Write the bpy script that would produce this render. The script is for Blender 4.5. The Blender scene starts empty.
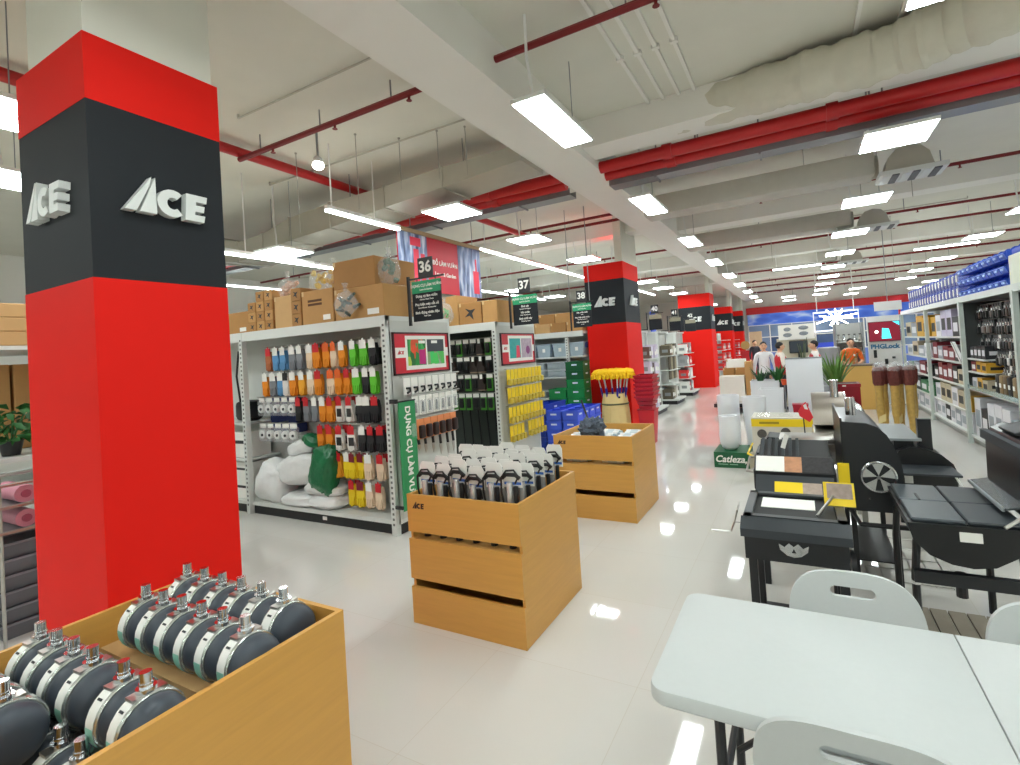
import bpy, bmesh, math, random
from mathutils import Vector, Matrix, noise as mnoise
random.seed(11)
SC = bpy.context.scene
COL = SC.collection
PI = math.pi
# ------------------------------------------------------------------ camera
F_PX, YAW, PITCH, ROLL, CX, CY = 506.25, .49726, .020256, -.063533, 524.24, 343.65
cam_d = bpy.data.cameras.new('camera'); cam = bpy.data.objects.new('camera', cam_d); COL.objects.link(cam)
cam_d.sensor_fit = 'HORIZONTAL'; cam_d.sensor_width = 36.0; cam_d.lens = F_PX / 1020 * 36
cam_d.shift_x = (510 - CX) / 1020; cam_d.shift_y = (CY - 382.5) / 1020
cam_d.clip_start = .05; cam_d.clip_end = 200
_f = Vector((-math.sin(YAW), math.cos(YAW), 0)); _r = Vector((math.cos(YAW), math.sin(YAW), 0)); _u = Vector((0, 0, 1))
_fw = math.cos(PITCH) * _f + math.sin(PITCH) * _u; _u2 = -math.sin(PITCH) * _f + math.cos(PITCH) * _u
_r3 = math.cos(ROLL) * _r + math.sin(ROLL) * _u2; _u3 = -math.sin(ROLL) * _r + math.cos(ROLL) * _u2
cam.matrix_world = Matrix(((_r3.x, _u3.x, -_fw.x, 0), (_r3.y, _u3.y, -_fw.y, 0), (_r3.z, _u3.z, -_fw.z, 1.65), (0, 0, 0, 1)))
SC.camera = cam
# ------------------------------------------------------------------ world and exposure
w = bpy.data.worlds.new('world'); SC.world = w; w.use_nodes = True
w.node_tree.nodes['Background'].inputs[0].default_value = (.75, .85, 1, 1)
w.node_tree.nodes['Background'].inputs[1].default_value = .6
vs = SC.view_settings; vs.view_transform = 'Standard'; vs.look = 'None'; vs.gamma = 1; vs.exposure = 0.55; vs.use_curve_mapping = False
PANEL_W, TUBE_W = 19.0, 12.0          # emission of the ceiling panels and of the line lights
# ------------------------------------------------------------------ materials
def lin(c):
    if isinstance(c, str):
        c = [int(c[i:i + 2], 16) / 255 for i in (0, 2, 4)]
    return tuple((v / 12.92 if v <= .04045 else ((v + .055) / 1.055) ** 2.4) for v in c)
MATS = {}
def mat(c, rough=.5, metal=0., var=.06, scale=8., bump=0., emit=0., alpha=1., trans=0., coat=0., kind=None, spec=.5):
    key = (c, rough, metal, var, scale, bump, emit, alpha, trans, coat, kind, spec)
    if key in MATS: return MATS[key]
    m = bpy.data.materials.new('mat_%s_%d' % (kind or 'plain', len(MATS))); m.use_nodes = True
    nt = m.node_tree; b = nt.nodes['Principled BSDF']; L = nt.links
    col = lin(c)
    b.inputs['Roughness'].default_value = rough; b.inputs['Metallic'].default_value = metal
    b.inputs['Alpha'].default_value = alpha; b.inputs['Transmission Weight'].default_value = trans; b.inputs['Coat Weight'].default_value = coat; b.inputs['Specular IOR Level'].default_value = spec
    tc = nt.nodes.new('ShaderNodeTexCoord')
    no = nt.nodes.new('ShaderNodeTexNoise'); no.inputs['Scale'].default_value = scale; no.inputs['Detail'].default_value = 4
    L.new(tc.outputs['Object'], no.inputs['Vector'])
    if kind == 'wood':
        mp = nt.nodes.new('ShaderNodeMapping'); mp.inputs['Scale'].default_value = (1.2, 1.2, 16)
        L.new(tc.outputs['Object'], mp.inputs['Vector']); L.new(mp.outputs[0], no.inputs['Vector']); no.inputs['Distortion'].default_value = .6
    mx = nt.nodes.new('ShaderNodeMix'); mx.data_type = 'RGBA'
    mx.inputs[6].default_value = (*[v * (1 - var) for v in col], 1); mx.inputs[7].default_value = (*[min(1, v * (1 + var)) for v in col], 1)
    L.new(no.outputs['Fac'], mx.inputs[0]); L.new(mx.outputs[2], b.inputs['Base Color'])
    if bump:
        bp = nt.nodes.new('ShaderNodeBump'); bp.inputs['Strength'].default_value = bump; bp.inputs['Distance'].default_value = .01
        L.new(no.outputs['Fac'], bp.inputs['Height']); L.new(bp.outputs[0], b.inputs['Normal'])
    if emit:
        b.inputs['Emission Color'].default_value = (*col, 1); b.inputs['Emission Strength'].default_value = emit
    MATS[key] = m
    return m
def floor_mat():
    m = bpy.data.materials.new('mat_floor_polished'); m.use_nodes = True; nt = m.node_tree; b = nt.nodes['Principled BSDF']; L = nt.links
    tc = nt.nodes.new('ShaderNodeTexCoord'); br = nt.nodes.new('ShaderNodeTexBrick')
    br.offset = 0; br.inputs['Scale'].default_value = 1; br.inputs['Brick Width'].default_value = .8; br.inputs['Row Height'].default_value = .8
    br.inputs['Mortar Size'].default_value = .0016; br.inputs['Mortar Smooth'].default_value = .2
    br.inputs['Color1'].default_value = (*lin('d8d5d0'), 1); br.inputs['Color2'].default_value = (*lin('d5d2cc'), 1); br.inputs['Mortar'].default_value = (*lin('cdc6bc'), 1)
    L.new(tc.outputs['Object'], br.inputs['Vector'])
    no = nt.nodes.new('ShaderNodeTexNoise'); no.inputs['Scale'].default_value = 1.7; no.inputs['Detail'].default_value = 5; L.new(tc.outputs['Object'], no.inputs['Vector'])
    mx = nt.nodes.new('ShaderNodeMix'); mx.data_type = 'RGBA'; mx.blend_type = 'MULTIPLY'; mx.inputs[0].default_value = .25
    L.new(br.outputs['Color'], mx.inputs[6]); L.new(no.outputs['Color'], mx.inputs[7])
    cr = nt.nodes.new('ShaderNodeValToRGB'); cr.color_ramp.elements[0].color = (.86, .86, .86, 1); cr.color_ramp.elements[1].color = (1, 1, 1, 1)
    L.new(no.outputs['Fac'], cr.inputs[0]); L.new(cr.outputs[0], mx.inputs[7]); L.new(mx.outputs[2], b.inputs['Base Color'])
    b.inputs['Roughness'].default_value = .045; b.inputs['Specular IOR Level'].default_value = .62
    return m
WHITE = mat('e9e9e6', .45); WHITEM = mat('dfe2df', .4, var=.03); BLACK = mat('17181a', .45); BLACKG = mat('131416', .28); DARK = mat('26272a', .5)
CHROME = mat('d2d4d6', .18, 1., var=.02); STEEL = mat('b9b7b2', .3, 1., var=.05); GREYM = mat('8d9092', .4, .3)
RED = mat('e41e15', .62, var=.03, scale=3, spec=.15); BAND = mat('26292d', .62, spec=.2, var=.05, scale=3); REDD = mat('a81420', .4)
WOOD = mat('d29c4c', .42, var=.1, scale=3, kind='wood'); PLY = mat('cfa05a', .5, var=.1, scale=3, kind='wood')
CARD = mat('b98c55', .75, var=.07, scale=14); CARD2 = mat('a87a45', .75, var=.07, scale=14); CARD3 = mat('c79f6b', .75, var=.06, scale=14)
CONC = mat('e0ded2', .85, var=.06, scale=2.2, bump=.15); PAINT = mat('eceae3', .8, var=.04, scale=1.5, bump=.1)
DUCT = mat('b9b5a9', .5, .35, var=.08, scale=6, bump=.25); PIPE = mat('c01a1c', .4); PIPED = mat('7c1519', .5)
PAPER = mat('f1f0ea', .6, var=.02); YEL = mat('f0cf1c', .45); GREEN = mat('1d8a4c', .5); DGREEN = mat('0d5a34', .5); BLUE = mat('2b4fd0', .4); NAVY = mat('1c2b66', .5)
CLEAR = mat('eef2f4', .1, var=.02, alpha=.22); GLASS = mat('dbe6ea', .03, var=.0, alpha=.22)
LEAF = mat('2c6a2e', .5, var=.3, scale=20); LEAF2 = mat('5f8a3a', .5, var=.35, scale=14)
# ------------------------------------------------------------------ mesh builder
class MB:
    def __init__(s): s.v = []; s.f = []; s.m = []
    def add(s, vs, fs, m=0):
        o = len(s.v); s.v += [tuple(p) for p in vs]; s.f += [tuple(i + o for i in f) for f in fs]; s.m += [m] * len(fs); return s
    def box(s, x0, y0, z0, x1, y1, z1, m=0):
        if x0 > x1: x0, x1 = x1, x0
        if y0 > y1: y0, y1 = y1, y0
        if z0 > z1: z0, z1 = z1, z0
        return s.add([(x0, y0, z0), (x1, y0, z0), (x1, y1, z0), (x0, y1, z0), (x0, y0, z1), (x1, y0, z1), (x1, y1, z1), (x0, y1, z1)],
                     [(3, 2, 1, 0), (4, 5, 6, 7), (0, 1, 5, 4), (1, 2, 6, 5), (2, 3, 7, 6), (3, 0, 4, 7)], m)
    def cbox(s, c, d, m=0):
        return s.box(c[0] - d[0] / 2, c[1] - d[1] / 2, c[2] - d[2] / 2, c[0] + d[0] / 2, c[1] + d[1] / 2, c[2] + d[2] / 2, m)
    def rbox(s, x0, y0, z0, x1, y1, z1, b=.01, seg=2, m=0):
        bm = bmesh.new(); bmesh.ops.create_cube(bm, size=1)
        for v in bm.verts: v.co = Vector((x0 + (x1 - x0) * (v.co.x + .5), y0 + (y1 - y0) * (v.co.y + .5), z0 + (z1 - z0) * (v.co.z + .5)))
        bmesh.ops.bevel(bm, geom=bm.edges[:], offset=b, segments=seg, affect='EDGES', profile=.5)
        bm.verts.ensure_lookup_table(); bm.verts.index_update()
        s.add([v.co[:] for v in bm.verts], [[v.index for v in f.verts] for f in bm.faces], m); bm.free(); return s
    def cyl(s, p, q, r, r2=None, n=12, cap=True, m=0):
        p = Vector(p); q = Vector(q); r2 = r if r2 is None else r2
        d = (q - p).normalized(); a = d.orthogonal().normalized(); b = d.cross(a)
        vs = [p + r * (math.cos(2 * PI * i / n) * a + math.sin(2 * PI * i / n) * b) for i in range(n)] + [q + r2 * (math.cos(2 * PI * i / n) * a + math.sin(2 * PI * i / n) * b) for i in range(n)]
        fs = [(i, (i + 1) % n, n + (i + 1) % n, n + i) for i in range(n)]
        if cap: fs += [tuple(range(n - 1, -1, -1)), tuple(range(n, 2 * n))]
        return s.add(vs, fs, m)
    def tube(s, pts, r, n=8, m=0, closed=False):
        pts = [Vector(p) for p in pts]; N = len(pts); rings = []; up = None
        for i in range(N):
            if closed: d = pts[(i + 1) % N] - pts[i - 1]
            else: d = pts[min(i + 1, N - 1)] - pts[max(i - 1, 0)]
            d.normalize()
            if up is None: up = d.orthogonal().normalized()
            up = (up - d * up.dot(d)).normalized(); b = d.cross(up)
            rr = r[i] if isinstance(r, (list, tuple)) else r
            rings.append([pts[i] + rr * (math.cos(2 * PI * k / n) * up + math.sin(2 * PI * k / n) * b) for k in range(n)])
        vs = [p for R in rings for p in R]; fs = []
        for i in range(N if closed else N - 1):
            j = (i + 1) % N
            fs += [(i * n + k, i * n + (k + 1) % n, j * n + (k + 1) % n, j * n + k) for k in range(n)]
        if not closed: fs += [tuple(range(n - 1, -1, -1)), tuple(range((N - 1) * n, N * n))]
        return s.add(vs, fs, m)
    def lathe(s, prof, n=20, c=(0, 0, 0), m=0, cap=True, sx=1, sy=1):
        vs = []; fs = []
        for r, z in prof:
            vs += [(c[0] + sx * r * math.cos(2 * PI * k / n), c[1] + sy * r * math.sin(2 * PI * k / n), c[2] + z) for k in range(n)]
        for i in range(len(prof) - 1):
            fs += [(i * n + k, i * n + (k + 1) % n, (i + 1) * n + (k + 1) % n, (i + 1) * n + k) for k in range(n)]
        if cap: fs += [tuple(range(n - 1, -1, -1)), tuple(range((len(prof) - 1) * n, len(prof) * n))]
        return s.add(vs, fs, m)
    def prism(s, poly, axis, a0, a1, m=0):
        n = len(poly)
        def P(p, a): return {'x': (a, p[0], p[1]), 'y': (p[0], a, p[1]), 'z': (p[0], p[1], a)}[axis]
        vs = [P(p, a0) for p in poly] + [P(p, a1) for p in poly]
        return s.add(vs, [tuple(range(n))[::-1], tuple(range(n, 2 * n))] + [(i, (i + 1) % n, n + (i + 1) % n, n + i) for i in range(n)], m)
    def ell(s, c, r, nu=14, nv=8, m=0):
        vs = [(c[0], c[1], c[2] - r[2])]; fs = []
        for j in range(1, nv):
            t = -PI / 2 + PI * j / nv
            vs += [(c[0] + r[0] * math.cos(t) * math.cos(2 * PI * i / nu), c[1] + r[1] * math.cos(t) * math.sin(2 * PI * i / nu), c[2] + r[2] * math.sin(t)) for i in range(nu)]
        vs.append((c[0], c[1], c[2] + r[2])); k = len(vs) - 1
        for i in range(nu):
            fs.append((0, 1 + (i + 1) % nu, 1 + i)); fs.append((k, 1 + (nv - 2) * nu + i, 1 + (nv - 2) * nu + (i + 1) % nu))
            for j in range(nv - 2): fs.append((1 + j * nu + i, 1 + j * nu + (i + 1) % nu, 1 + (j + 1) * nu + (i + 1) % nu, 1 + (j + 1) * nu + i))
        return s.add(vs, fs, m)
    def tr(s, M, i0=0):
        for i in range(i0, len(s.v)): s.v[i] = tuple(M @ Vector(s.v[i]))
        return s
    def rot(s, ax, ang, c=(0, 0, 0), i0=0):
        c = Vector(c); return s.tr(Matrix.Translation(c) @ Matrix.Rotation(ang, 4, ax) @ Matrix.Translation(-c), i0)
    def move(s, d, i0=0): return s.tr(Matrix.Translation(Vector(d)), i0)
    def mesh(s, name, mats, off=(0, 0, 0), smooth=35):
        me = bpy.data.meshes.new(name); o = Vector(off)
        me.from_pydata([tuple(Vector(p) - o) for p in s.v], [], s.f)
        for m in (mats if isinstance(mats, (list, tuple)) else [mats]): me.materials.append(m)
        me.polygons.foreach_set('material_index', s.m)
        bm = bmesh.new(); bm.from_mesh(me); bmesh.ops.recalc_face_normals(bm, faces=bm.faces[:]); bm.to_mesh(me); bm.free()
        if smooth:
            me.polygons.foreach_set('use_smooth', [True] * len(me.polygons)); me.set_sharp_from_angle(angle=math.radians(smooth))
        me.update(); return me
    def base(s):
        xs = [p[0] for p in s.v]; ys = [p[1] for p in s.v]; zs = [p[2] for p in s.v]
        return ((min(xs) + max(xs)) / 2, (min(ys) + max(ys)) / 2, min(zs))
def link(name, me, parent=None):
    o = bpy.data.objects.new(name, me); COL.objects.link(o)
    if parent is not None: o.parent = parent
    return o
def tag(o, label, cat, group=None):
    o['label'] = label; o['category'] = cat
    if group: o['group'] = group
    return o
def T(name, label, cat, loc=(0, 0, 0), rotz=0, group=None):
    o = bpy.data.objects.new(name, None); COL.objects.link(o); o.empty_display_size = .1
    o.location = loc; o.rotation_euler = (0, 0, rotz); return tag(o, label, cat, group)
def P(root, name, mb, mats, world=True, label=None, smooth=35):
    """a part under root; the builder holds world coordinates unless world=False"""
    off = (0, 0, 0)
    if world:
        off = Vector(root.location)
        if root.parent: off = off + Vector(root.parent.location)
    o = link(name, mb.mesh(name, mats, off, smooth), root)
    if label: o['label'] = label
    return o
def S(name, label, cat, mb, mats, group=None, smooth=35):
    """a thing that is one mesh"""
    b = mb.base(); o = link(name, mb.mesh(name, mats, b, smooth)); o.location = b; return tag(o, label, cat, group)
def ST(name, mb, mats, parent=None, smooth=35):
    o = link(name, mb.mesh(name, mats, (0, 0, 0), smooth), parent)
    if parent is None: o['kind'] = 'structure'
    return o
PROTO = {}
def inst(key, build, name, label, cat, loc, rotz=0, scale=None, group=None, tilt=None):
    """build() -> list of (part name, MB, material(s)[, parent index]); meshes are shared between the copies"""
    if key not in PROTO:
        PROTO[key] = [(p[0], p[1].mesh(p[0], p[2]), p[3] if len(p) > 3 else None) for p in build()]
    parts = PROTO[key]
    if len(parts) == 1: root = link(name, parts[0][1])
    else:
        root = bpy.data.objects.new(name, None); COL.objects.link(root); root.empty_display_size = .1
        made = []
        for pn, me, par in parts: made.append(link(pn, me, root if par is None else made[par]))
    root.location = loc; root.rotation_euler = (tilt[0], tilt[1], rotz) if tilt else (0, 0, rotz)
    if scale: root.scale = scale if isinstance(scale, tuple) else (scale,) * 3
    return tag(root, label, cat, group)
ORD = ['first', 'second', 'third', 'fourth', 'fifth', 'sixth', 'seventh', 'eighth', 'ninth', 'tenth', 'eleventh', 'twelfth', 'thirteenth', 'fourteenth', 'fifteenth', 'sixteenth', 'seventeenth', 'eighteenth', 'nineteenth', 'twentieth', 'twenty-first', 'twenty-second', 'twenty-third', 'twenty-fourth', 'twenty-fifth', 'twenty-sixth', 'twenty-seventh', 'twenty-eighth', 'twenty-ninth', 'thirtieth']
# ------------------------------------------------------------------ lettering
def text_mb(txt, size, depth=.002, bold=0., align='CENTER'):
    cu = bpy.data.curves.new('lettering', 'FONT'); cu.body = txt; cu.size = size; cu.extrude = depth; cu.align_x = align; cu.align_y = 'CENTER'; cu.offset = bold; cu.resolution_u = 3
    ob = bpy.data.objects.new('lettering', cu); COL.objects.link(ob); bpy.context.view_layer.update()
    me = bpy.data.meshes.new_from_object(ob.evaluated_get(bpy.context.evaluated_depsgraph_get()))
    mb = MB(); mb.add([v.co[:] for v in me.vertices], [tuple(p.vertices) for p in me.polygons])
    bpy.data.objects.remove(ob); bpy.data.curves.remove(cu); bpy.data.meshes.remove(me); return mb
def face_x(mb, x, y, z):   # flat lettering turned to face +X, reading along +Y, centred at the point
    return mb.tr(Matrix.Translation((x, y, z)) @ Matrix(((0, 0, 1, 0), (1, 0, 0, 0), (0, 1, 0, 0), (0, 0, 0, 1))))
def face_y(mb, x, y, z):   # turned to face -Y, reading along +X
    return mb.tr(Matrix.Translation((x, y, z)) @ Matrix(((1, 0, 0, 0), (0, 0, -1, 0), (0, 1, 0, 0), (0, 0, 0, 1))))
def ace(h, depth):
    """the slanted three-letter mark, height h, lying in XY, centred; a list of three letters"""
    sk = .22
    a1 = [(0, 0), (.30, 0), (.74, 1.28), (.70, 1.28)]; a2 = [(.40, .02), (.78, 0), (.96, 0), (.96, .0), (.86, 1.28), (.76, 1.28)]
    a1 = [(0, 0), (.36, 0), (.80, .98), (.86, 1.3)]; a2 = [(.46, 0), (1.0, 0), (.98, 1.3), (.90, 1.1)]
    A = MB().prism(a1, 'z', 0, depth).prism(a2, 'z', 0, depth)
    n = 14; pts = []
    for i in range(n + 1):
        t = math.radians(48 + (312 - 48) * i / n); pts.append((1.52 + .5 * math.cos(t), .5 + .5 * math.sin(t)))
    for i in range(n + 1):
        t = math.radians(312 - (312 - 48) * i / n); pts.append((1.54 + .2 * math.cos(t), .5 + .22 * math.sin(t)))
    Cc = MB().prism(pts, 'z', 0, depth)
    e = [(1.95, 0), (2.62, 0), (2.65, .25), (2.28, .25), (2.29, .38), (2.60, .38), (2.62, .62), (2.30, .62), (2.31, .75), (2.68, .75), (2.70, 1.0), (1.95, 1.0)]
    E_ = MB().prism([(x + sk * .3 * y, y) for x, y in e], 'z', 0, depth)
    out = []
    for m in (A, Cc, E_):
        m.move((-1.36, -.5, 0)); m.tr(Matrix.Diagonal((h, h, 1, 1))); out.append(m)
    return out
# ================================================================== room shell
SLAB = 4.13
ST('floor', MB().box(-13, -6, -.1, 6, 30.2, 0), floor_mat())
ST('ceiling', MB().box(-13.2, -6.2, SLAB, 6.2, 30.4, SLAB + .2), CONC)
ST('wall_left', MB().box(-13.2, -6.2, -.1, -13, 30.4, SLAB), PAINT)
ST('wall_right', MB().box(6, -6.2, -.1, 6.2, 30.4, SLAB), PAINT)
ST('wall_front', MB().box(-13, -6.2, -.1, 6, -6, SLAB), PAINT)
wb = ST('wall_back', MB().box(-13, 30.2, -.1, 6, 30.4, SLAB), PAINT)
# big boxed beam along the aisle, cross beams
ST('trim_1', MB().box(-2.46, -6, 3.75, -1.93, 30.2, SLAB), PAINT)
for i, (y0, y1, z0, x0, x1) in enumerate([(5.15, 5.55, 3.83, -1.93, 6), (10.0, 10.4, 3.83, -1.93, 6), (15.0, 15.4, 3.83, -1.93, 6), (20, 20.4, 3.83, -1.93, 6), (25, 25.4, 3.83, -1.93, 6),
                                          (9.4, 9.8, 3.83, -13, -2.46), (14.6, 15.0, 3.83, -13, -2.46), (19.8, 20.2, 3.83, -13, -2.46), (.6, 1.0, 3.83, -13, -2.46), (.2, .6, 3.83, -1.93, 6)]):
    ST('trim_%d' % (i + 2), MB().box(x0, y0, z0, x1, y1, SLAB), PAINT)
# far glazed front: red band, blue mural band, glass panes with white mullions
ST('trim_12', MB().box(-2.45, 30.05, 2.98, 6, 30.2, 3.35), mat('cf2228', .5))
def mural_mat():
    m = bpy.data.materials.new('mat_blue_mural'); m.use_nodes = True; nt = m.node_tree; b = nt.nodes['Principled BSDF']; L = nt.links
    tc = nt.nodes.new('ShaderNodeTexCoord'); v = nt.nodes.new('ShaderNodeTexVoronoi'); v.inputs['Scale'].default_value = 1.3
    mp = nt.nodes.new('ShaderNodeMapping'); mp.inputs['Rotation'].default_value = (0, .6, 0); mp.inputs['Scale'].default_value = (1, 1, 2.4); L.new(tc.outputs['Object'], mp.inputs[0]); L.new(mp.outputs[0], v.inputs['Vector'])
    r = nt.nodes.new('ShaderNodeValToRGB'); e = r.color_ramp.elements; e[0].color = (*lin('3a62dc'), 1); e[1].color = (*lin('dcecff'), 1); e[1].position = .95
    k = r.color_ramp.elements.new(.55); k.color = (*lin('4f80f0'), 1); L.new(v.outputs['Distance'], r.inputs[0]); L.new(r.outputs[0], b.inputs['Base Color']); b.inputs['Roughness'].default_value = .5
    return m
MURAL = mural_mat()
ST('trim_13', MB().box(-2.4, 30.0, 2.40, 6, 30.15, 2.98), MURAL)
wn = ST('window_1', MB().box(-2.4, 30.1, .9, 6, 30.19, 2.4), mat('4a5d80', .15, var=.35, scale=1.1))
for k in range(8):
    x = -2.4 + 1.05 * k
    ST('window_pane', MB().box(x + .05, 30.06, 1.75 if k % 2 else .95, x + 1.0, 30.08, 2.36), mat('7f94b4', .08, var=.4, scale=.9), wn)
    ST('mullion', MB().box(x - .03, 30.03, .9, x + .03, 30.1, 2.4), WHITE, wn)
for z in (.9, 1.7, 2.36): ST('transom', MB().box(-2.4, 30.02, z, 6, 30.1, z + .05), WHITE, wn)
ST('baseboard_back', MB().box(-2.4, 30.0, 0, 6, 30.2, .9), mat('6f88d4', .5))
# ================================================================== columns
def column(x0, x1, y0, y1, h, lab, lz=2.12, hz=2.94, logo=True, lsz=.21):
    r = T('column', lab, 'column', ((x0 + x1) / 2, (y0 + y1) / 2, 0), group='red and black columns')
    P(r, 'red_lower_panel', MB().box(x0, y0, 0, x1, y1, lz), RED)
    P(r, 'black_band', MB().box(x0 + .002, y0 + .002, lz, x1 - .002, y1 - .002, hz), BAND)
    P(r, 'red_upper_panel', MB().box(x0, y0, hz, x1, y1, h), RED)
    P(r, 'concrete_core', MB().box(x1 - (.6 if y0 < 3 else .14), y0 + .004, h, x1 - .004, y1 - .03, SLAB), CONC)
    if logo:
        cx = (x0 + x1) / 2; cy = (y0 + y1) / 2
        for m in ace(lsz * .6, .045): P(r, 'letter', face_y(m, cx + .0, y0 + .002, 2.52), WHITEM)
        for m in ace(lsz * .6, .045): P(r, 'letter', face_x(m, x1 - .002, cy, 2.52), WHITEM)
    return r
column(-3.52, -2.77, 1.08, 1.69, 3.25, 'large red column with black band and white letters, nearest to the camera', lsz=.23)
column(-3.54, -2.77, 9.08, 10.06, 3.25, 'red and black column behind the yellow dusters and barrel', lsz=.25)
column(-3.9, -2.77, 19.4, 20.4, 3.45, 'third red and black column, at the end of the endcaps', hz=2.98, lsz=.3)
column(-3.5, -2.70, 25.2, 26.0, 3.25, 'fourth red and black column, partly behind the third one', lsz=.3)
column(-3.3, -2.55, 28.8, 29.5, 3.2, 'farthest red and black column beside the glazed front', lsz=.3)
# ================================================================== ceiling services
def thing1(name, lab, cat, mb, m, group=None): return S(name, lab, cat, mb, m, group)
# insulated duct on the left of the beam, with a sagging knee and flanges
r = T('air_duct', 'grey insulated air duct left of the boxed beam', 'duct', (-4.9, 5.0, 3.5))
path = [(-2.46, 3.70, 3.87), (-3.5, 3.63, 3.86), (-4.4, 3.57, 3.83), (-5.38, 3.49, 3.82), (-6.2, 3.46, 3.77), (-6.8, 3.38, 3.65), (-7.4, 3.32, 3.62), (-8.2, 3.45, 3.85), (-9.5, 3.6, 3.95)]
for a, b in zip(path[:-1], path[1:]):
    vs = []
    for c in (a, b): vs += [(c[0], 4.71, c[1]), (c[0], 5.25, c[1]), (c[0], 5.25, c[2]), (c[0], 4.71, c[2])]
    P(r, 'duct_section', MB().add(vs, [(0, 1, 2, 3), (7, 6, 5, 4), (0, 4, 5, 1), (1, 5, 6, 2), (2, 6, 7, 3), (3, 7, 4, 0)]), DUCT)
    P(r, 'flange', MB().box(b[0] - .012, 4.695, b[1] - .015, b[0] + .012, 5.265, b[2] + .015), DUCT)
for x in (-3.2, -5.0, -6.6): P(r, 'hanger', MB().cyl((x, 4.73, 3.7), (x, 4.73, SLAB), .006, n=6), GREYM)
# flexible duct at upper right
r = T('flexible_duct', 'beige wrinkled flexible duct hanging above the red pipes at right', 'duct', (.6, 4.55, 3.6))
m = MB(); pts = []; rad = []
for i in range(91):
    t = i / 90; x = -1.0 + 3.3 * t; s_ = min(1, t / .5); s_ = s_ * s_ * (3 - 2 * s_); pts.append((x, 5.40 - .38 * s_ - .9 * max(0, t - .5) ** 1.3 * 2.0, 4.03 - .15 * s_)); rad.append(.195 + (.003 + .007 * s_) * math.sin(i * 1.9 + 2 * math.sin(i * .23)) + .01 * math.sin(i * .61) + .02 * t)
P(r, 'sleeve', m.tube(pts, rad, n=14), mat('d6d2c2', .8, var=.08, bump=1., scale=7))
P(r, 'hanger_strap', MB().cyl((1.2, 4.75, 3.95), (1.2, 4.75, SLAB), .005, n=6), GREYM)
# two big red sprinkler mains with cable tray, both sides of the beam
for (xa, xb, lab) in ((-1.93, 5.9, 'right of the beam'), (-12.9, -2.46, 'left of the beam')):
    for k, (dy, dz, rr) in enumerate(((0, 0, .07), (.19, -.04, .065))):
        r = T('sprinkler_main', 'thick red sprinkler pipe %s, %s of the pair' % (lab, ('front', 'rear')[k]), 'pipe', ((xa + xb) / 2, 5.62 + dy, 3.78 + dz), group='red sprinkler mains')
        P(r, 'pipe', MB().cyl((xa, 5.72 + dy, 3.79 + dz), (xb, 5.72 + dy, 3.79 + dz), rr, n=14), PIPE)
        for j in range(5):
            x = xa + (xb - xa) * (j + .5) / 5
            P(r, 'coupling', MB().cyl((x - .05, 5.72 + dy, 3.79 + dz), (x + .05, 5.72 + dy, 3.79 + dz), rr * 1.22, n=14), PIPE)
            P(r, 'hanger', MB().cyl((x + .3, 5.72 + dy, 3.79 + dz), (x + .3, 5.72 + dy, SLAB), .008, n=6), GREYM)
    r = T('cable_tray', 'grey perforated cable tray behind the red pipes %s' % lab, 'cable tray', ((xa + xb) / 2, 6.12, 3.66))
    P(r, 'tray_bottom', MB().box(xa, 6.02, 3.65, xb, 6.22, 3.66), GREYM)
    P(r, 'tray_side', MB().box(xa, 6.01, 3.65, xb, 6.02, 3.74), GREYM); P(r, 'tray_side', MB().box(xa, 6.22, 3.65, xb, 6.23, 3.74), GREYM)
    for j in range(7):
        x = xa + (xb - xa) * (j + .5) / 7; P(r, 'hanger', MB().box(x, 6.0, 3.63, x + .02, 6.24, 3.65).cyl((x + .01, 6.12, 3.65), (x + .01, 6.12, SLAB), .008, n=6), GREYM)
# thin dark red branch pipes across the aisle
for k, (y, xa, xb, z, rr) in enumerate([(3.38, -1.93, 5.9, 3.95, .028), (9.05, -1.6, 5.9, 3.9, .025), (11.9, -1.6, 5.9, 3.9, .025), (13.4, -1.9, 5.9, 3.9, .025), (16.4, -1.9, 5.9, 3.9, .03), (18.6, -1.9, 5.9, 3.9, .03), (21.8, -1.9, 5.9, 3.9, .03), (24, -1.9, 5.9, 3.9, .03), (27, -1.9, 5.9, 3.9, .035),
                                        (3.38, -5.2, -2.46, 3.95, .028), (8.2, -12, -2.46, 3.9, .025), (12.2, -12, -2.46, 3.9, .025), (16.8, -12, -2.46, 3.9, .03)]):
    r = T('sprinkler_branch', 'thin dark red pipe under the slab, %s one %s the boxed beam' % (ORD[k if k < 9 else k - 9], 'right of' if k < 9 else 'left of'), 'pipe', ((xa + xb) / 2, y, z), group='thin sprinkler pipes')
    P(r, 'pipe', MB().cyl((xa, y, z), (xb, y, z), rr, n=8), PIPED)
    for j in range(3):
        x = xa + (xb - xa) * (j + .4) / 3; P(r, 'hanger', MB().cyl((x, y, z), (x, y, SLAB), .007, n=6), GREYM)
        P(r, 'sprinkler_head', MB().cyl((x + .2, y, z), (x + .2, y, z - .06), .012, n=6).cyl((x + .2, y, z - .06), (x + .2, y, z - .065), .025, n=8), PIPED)
r = T('sprinkler_cross_main', 'red pipe running along the ceiling from the nearest column to the duct', 'pipe', (-5.2, 4, 3.95))
P(r, 'pipe', MB().cyl((-5.2, -2, 4.03), (-5.2, 5.5, 4.03), .055, n=12), mat('b31b1e', .4))
P(r, 'elbow', MB().tube([(-5.2, 5.48, 4.03), (-5.2, 5.62, 4.02), (-5.2, 5.63, 3.95)], .06), PIPE)
r = T('sprinkler_riser_pipe', 'red pipe under the hanging poster running down the left aisle', 'pipe', (-4.1, 8, 3.7))
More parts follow.
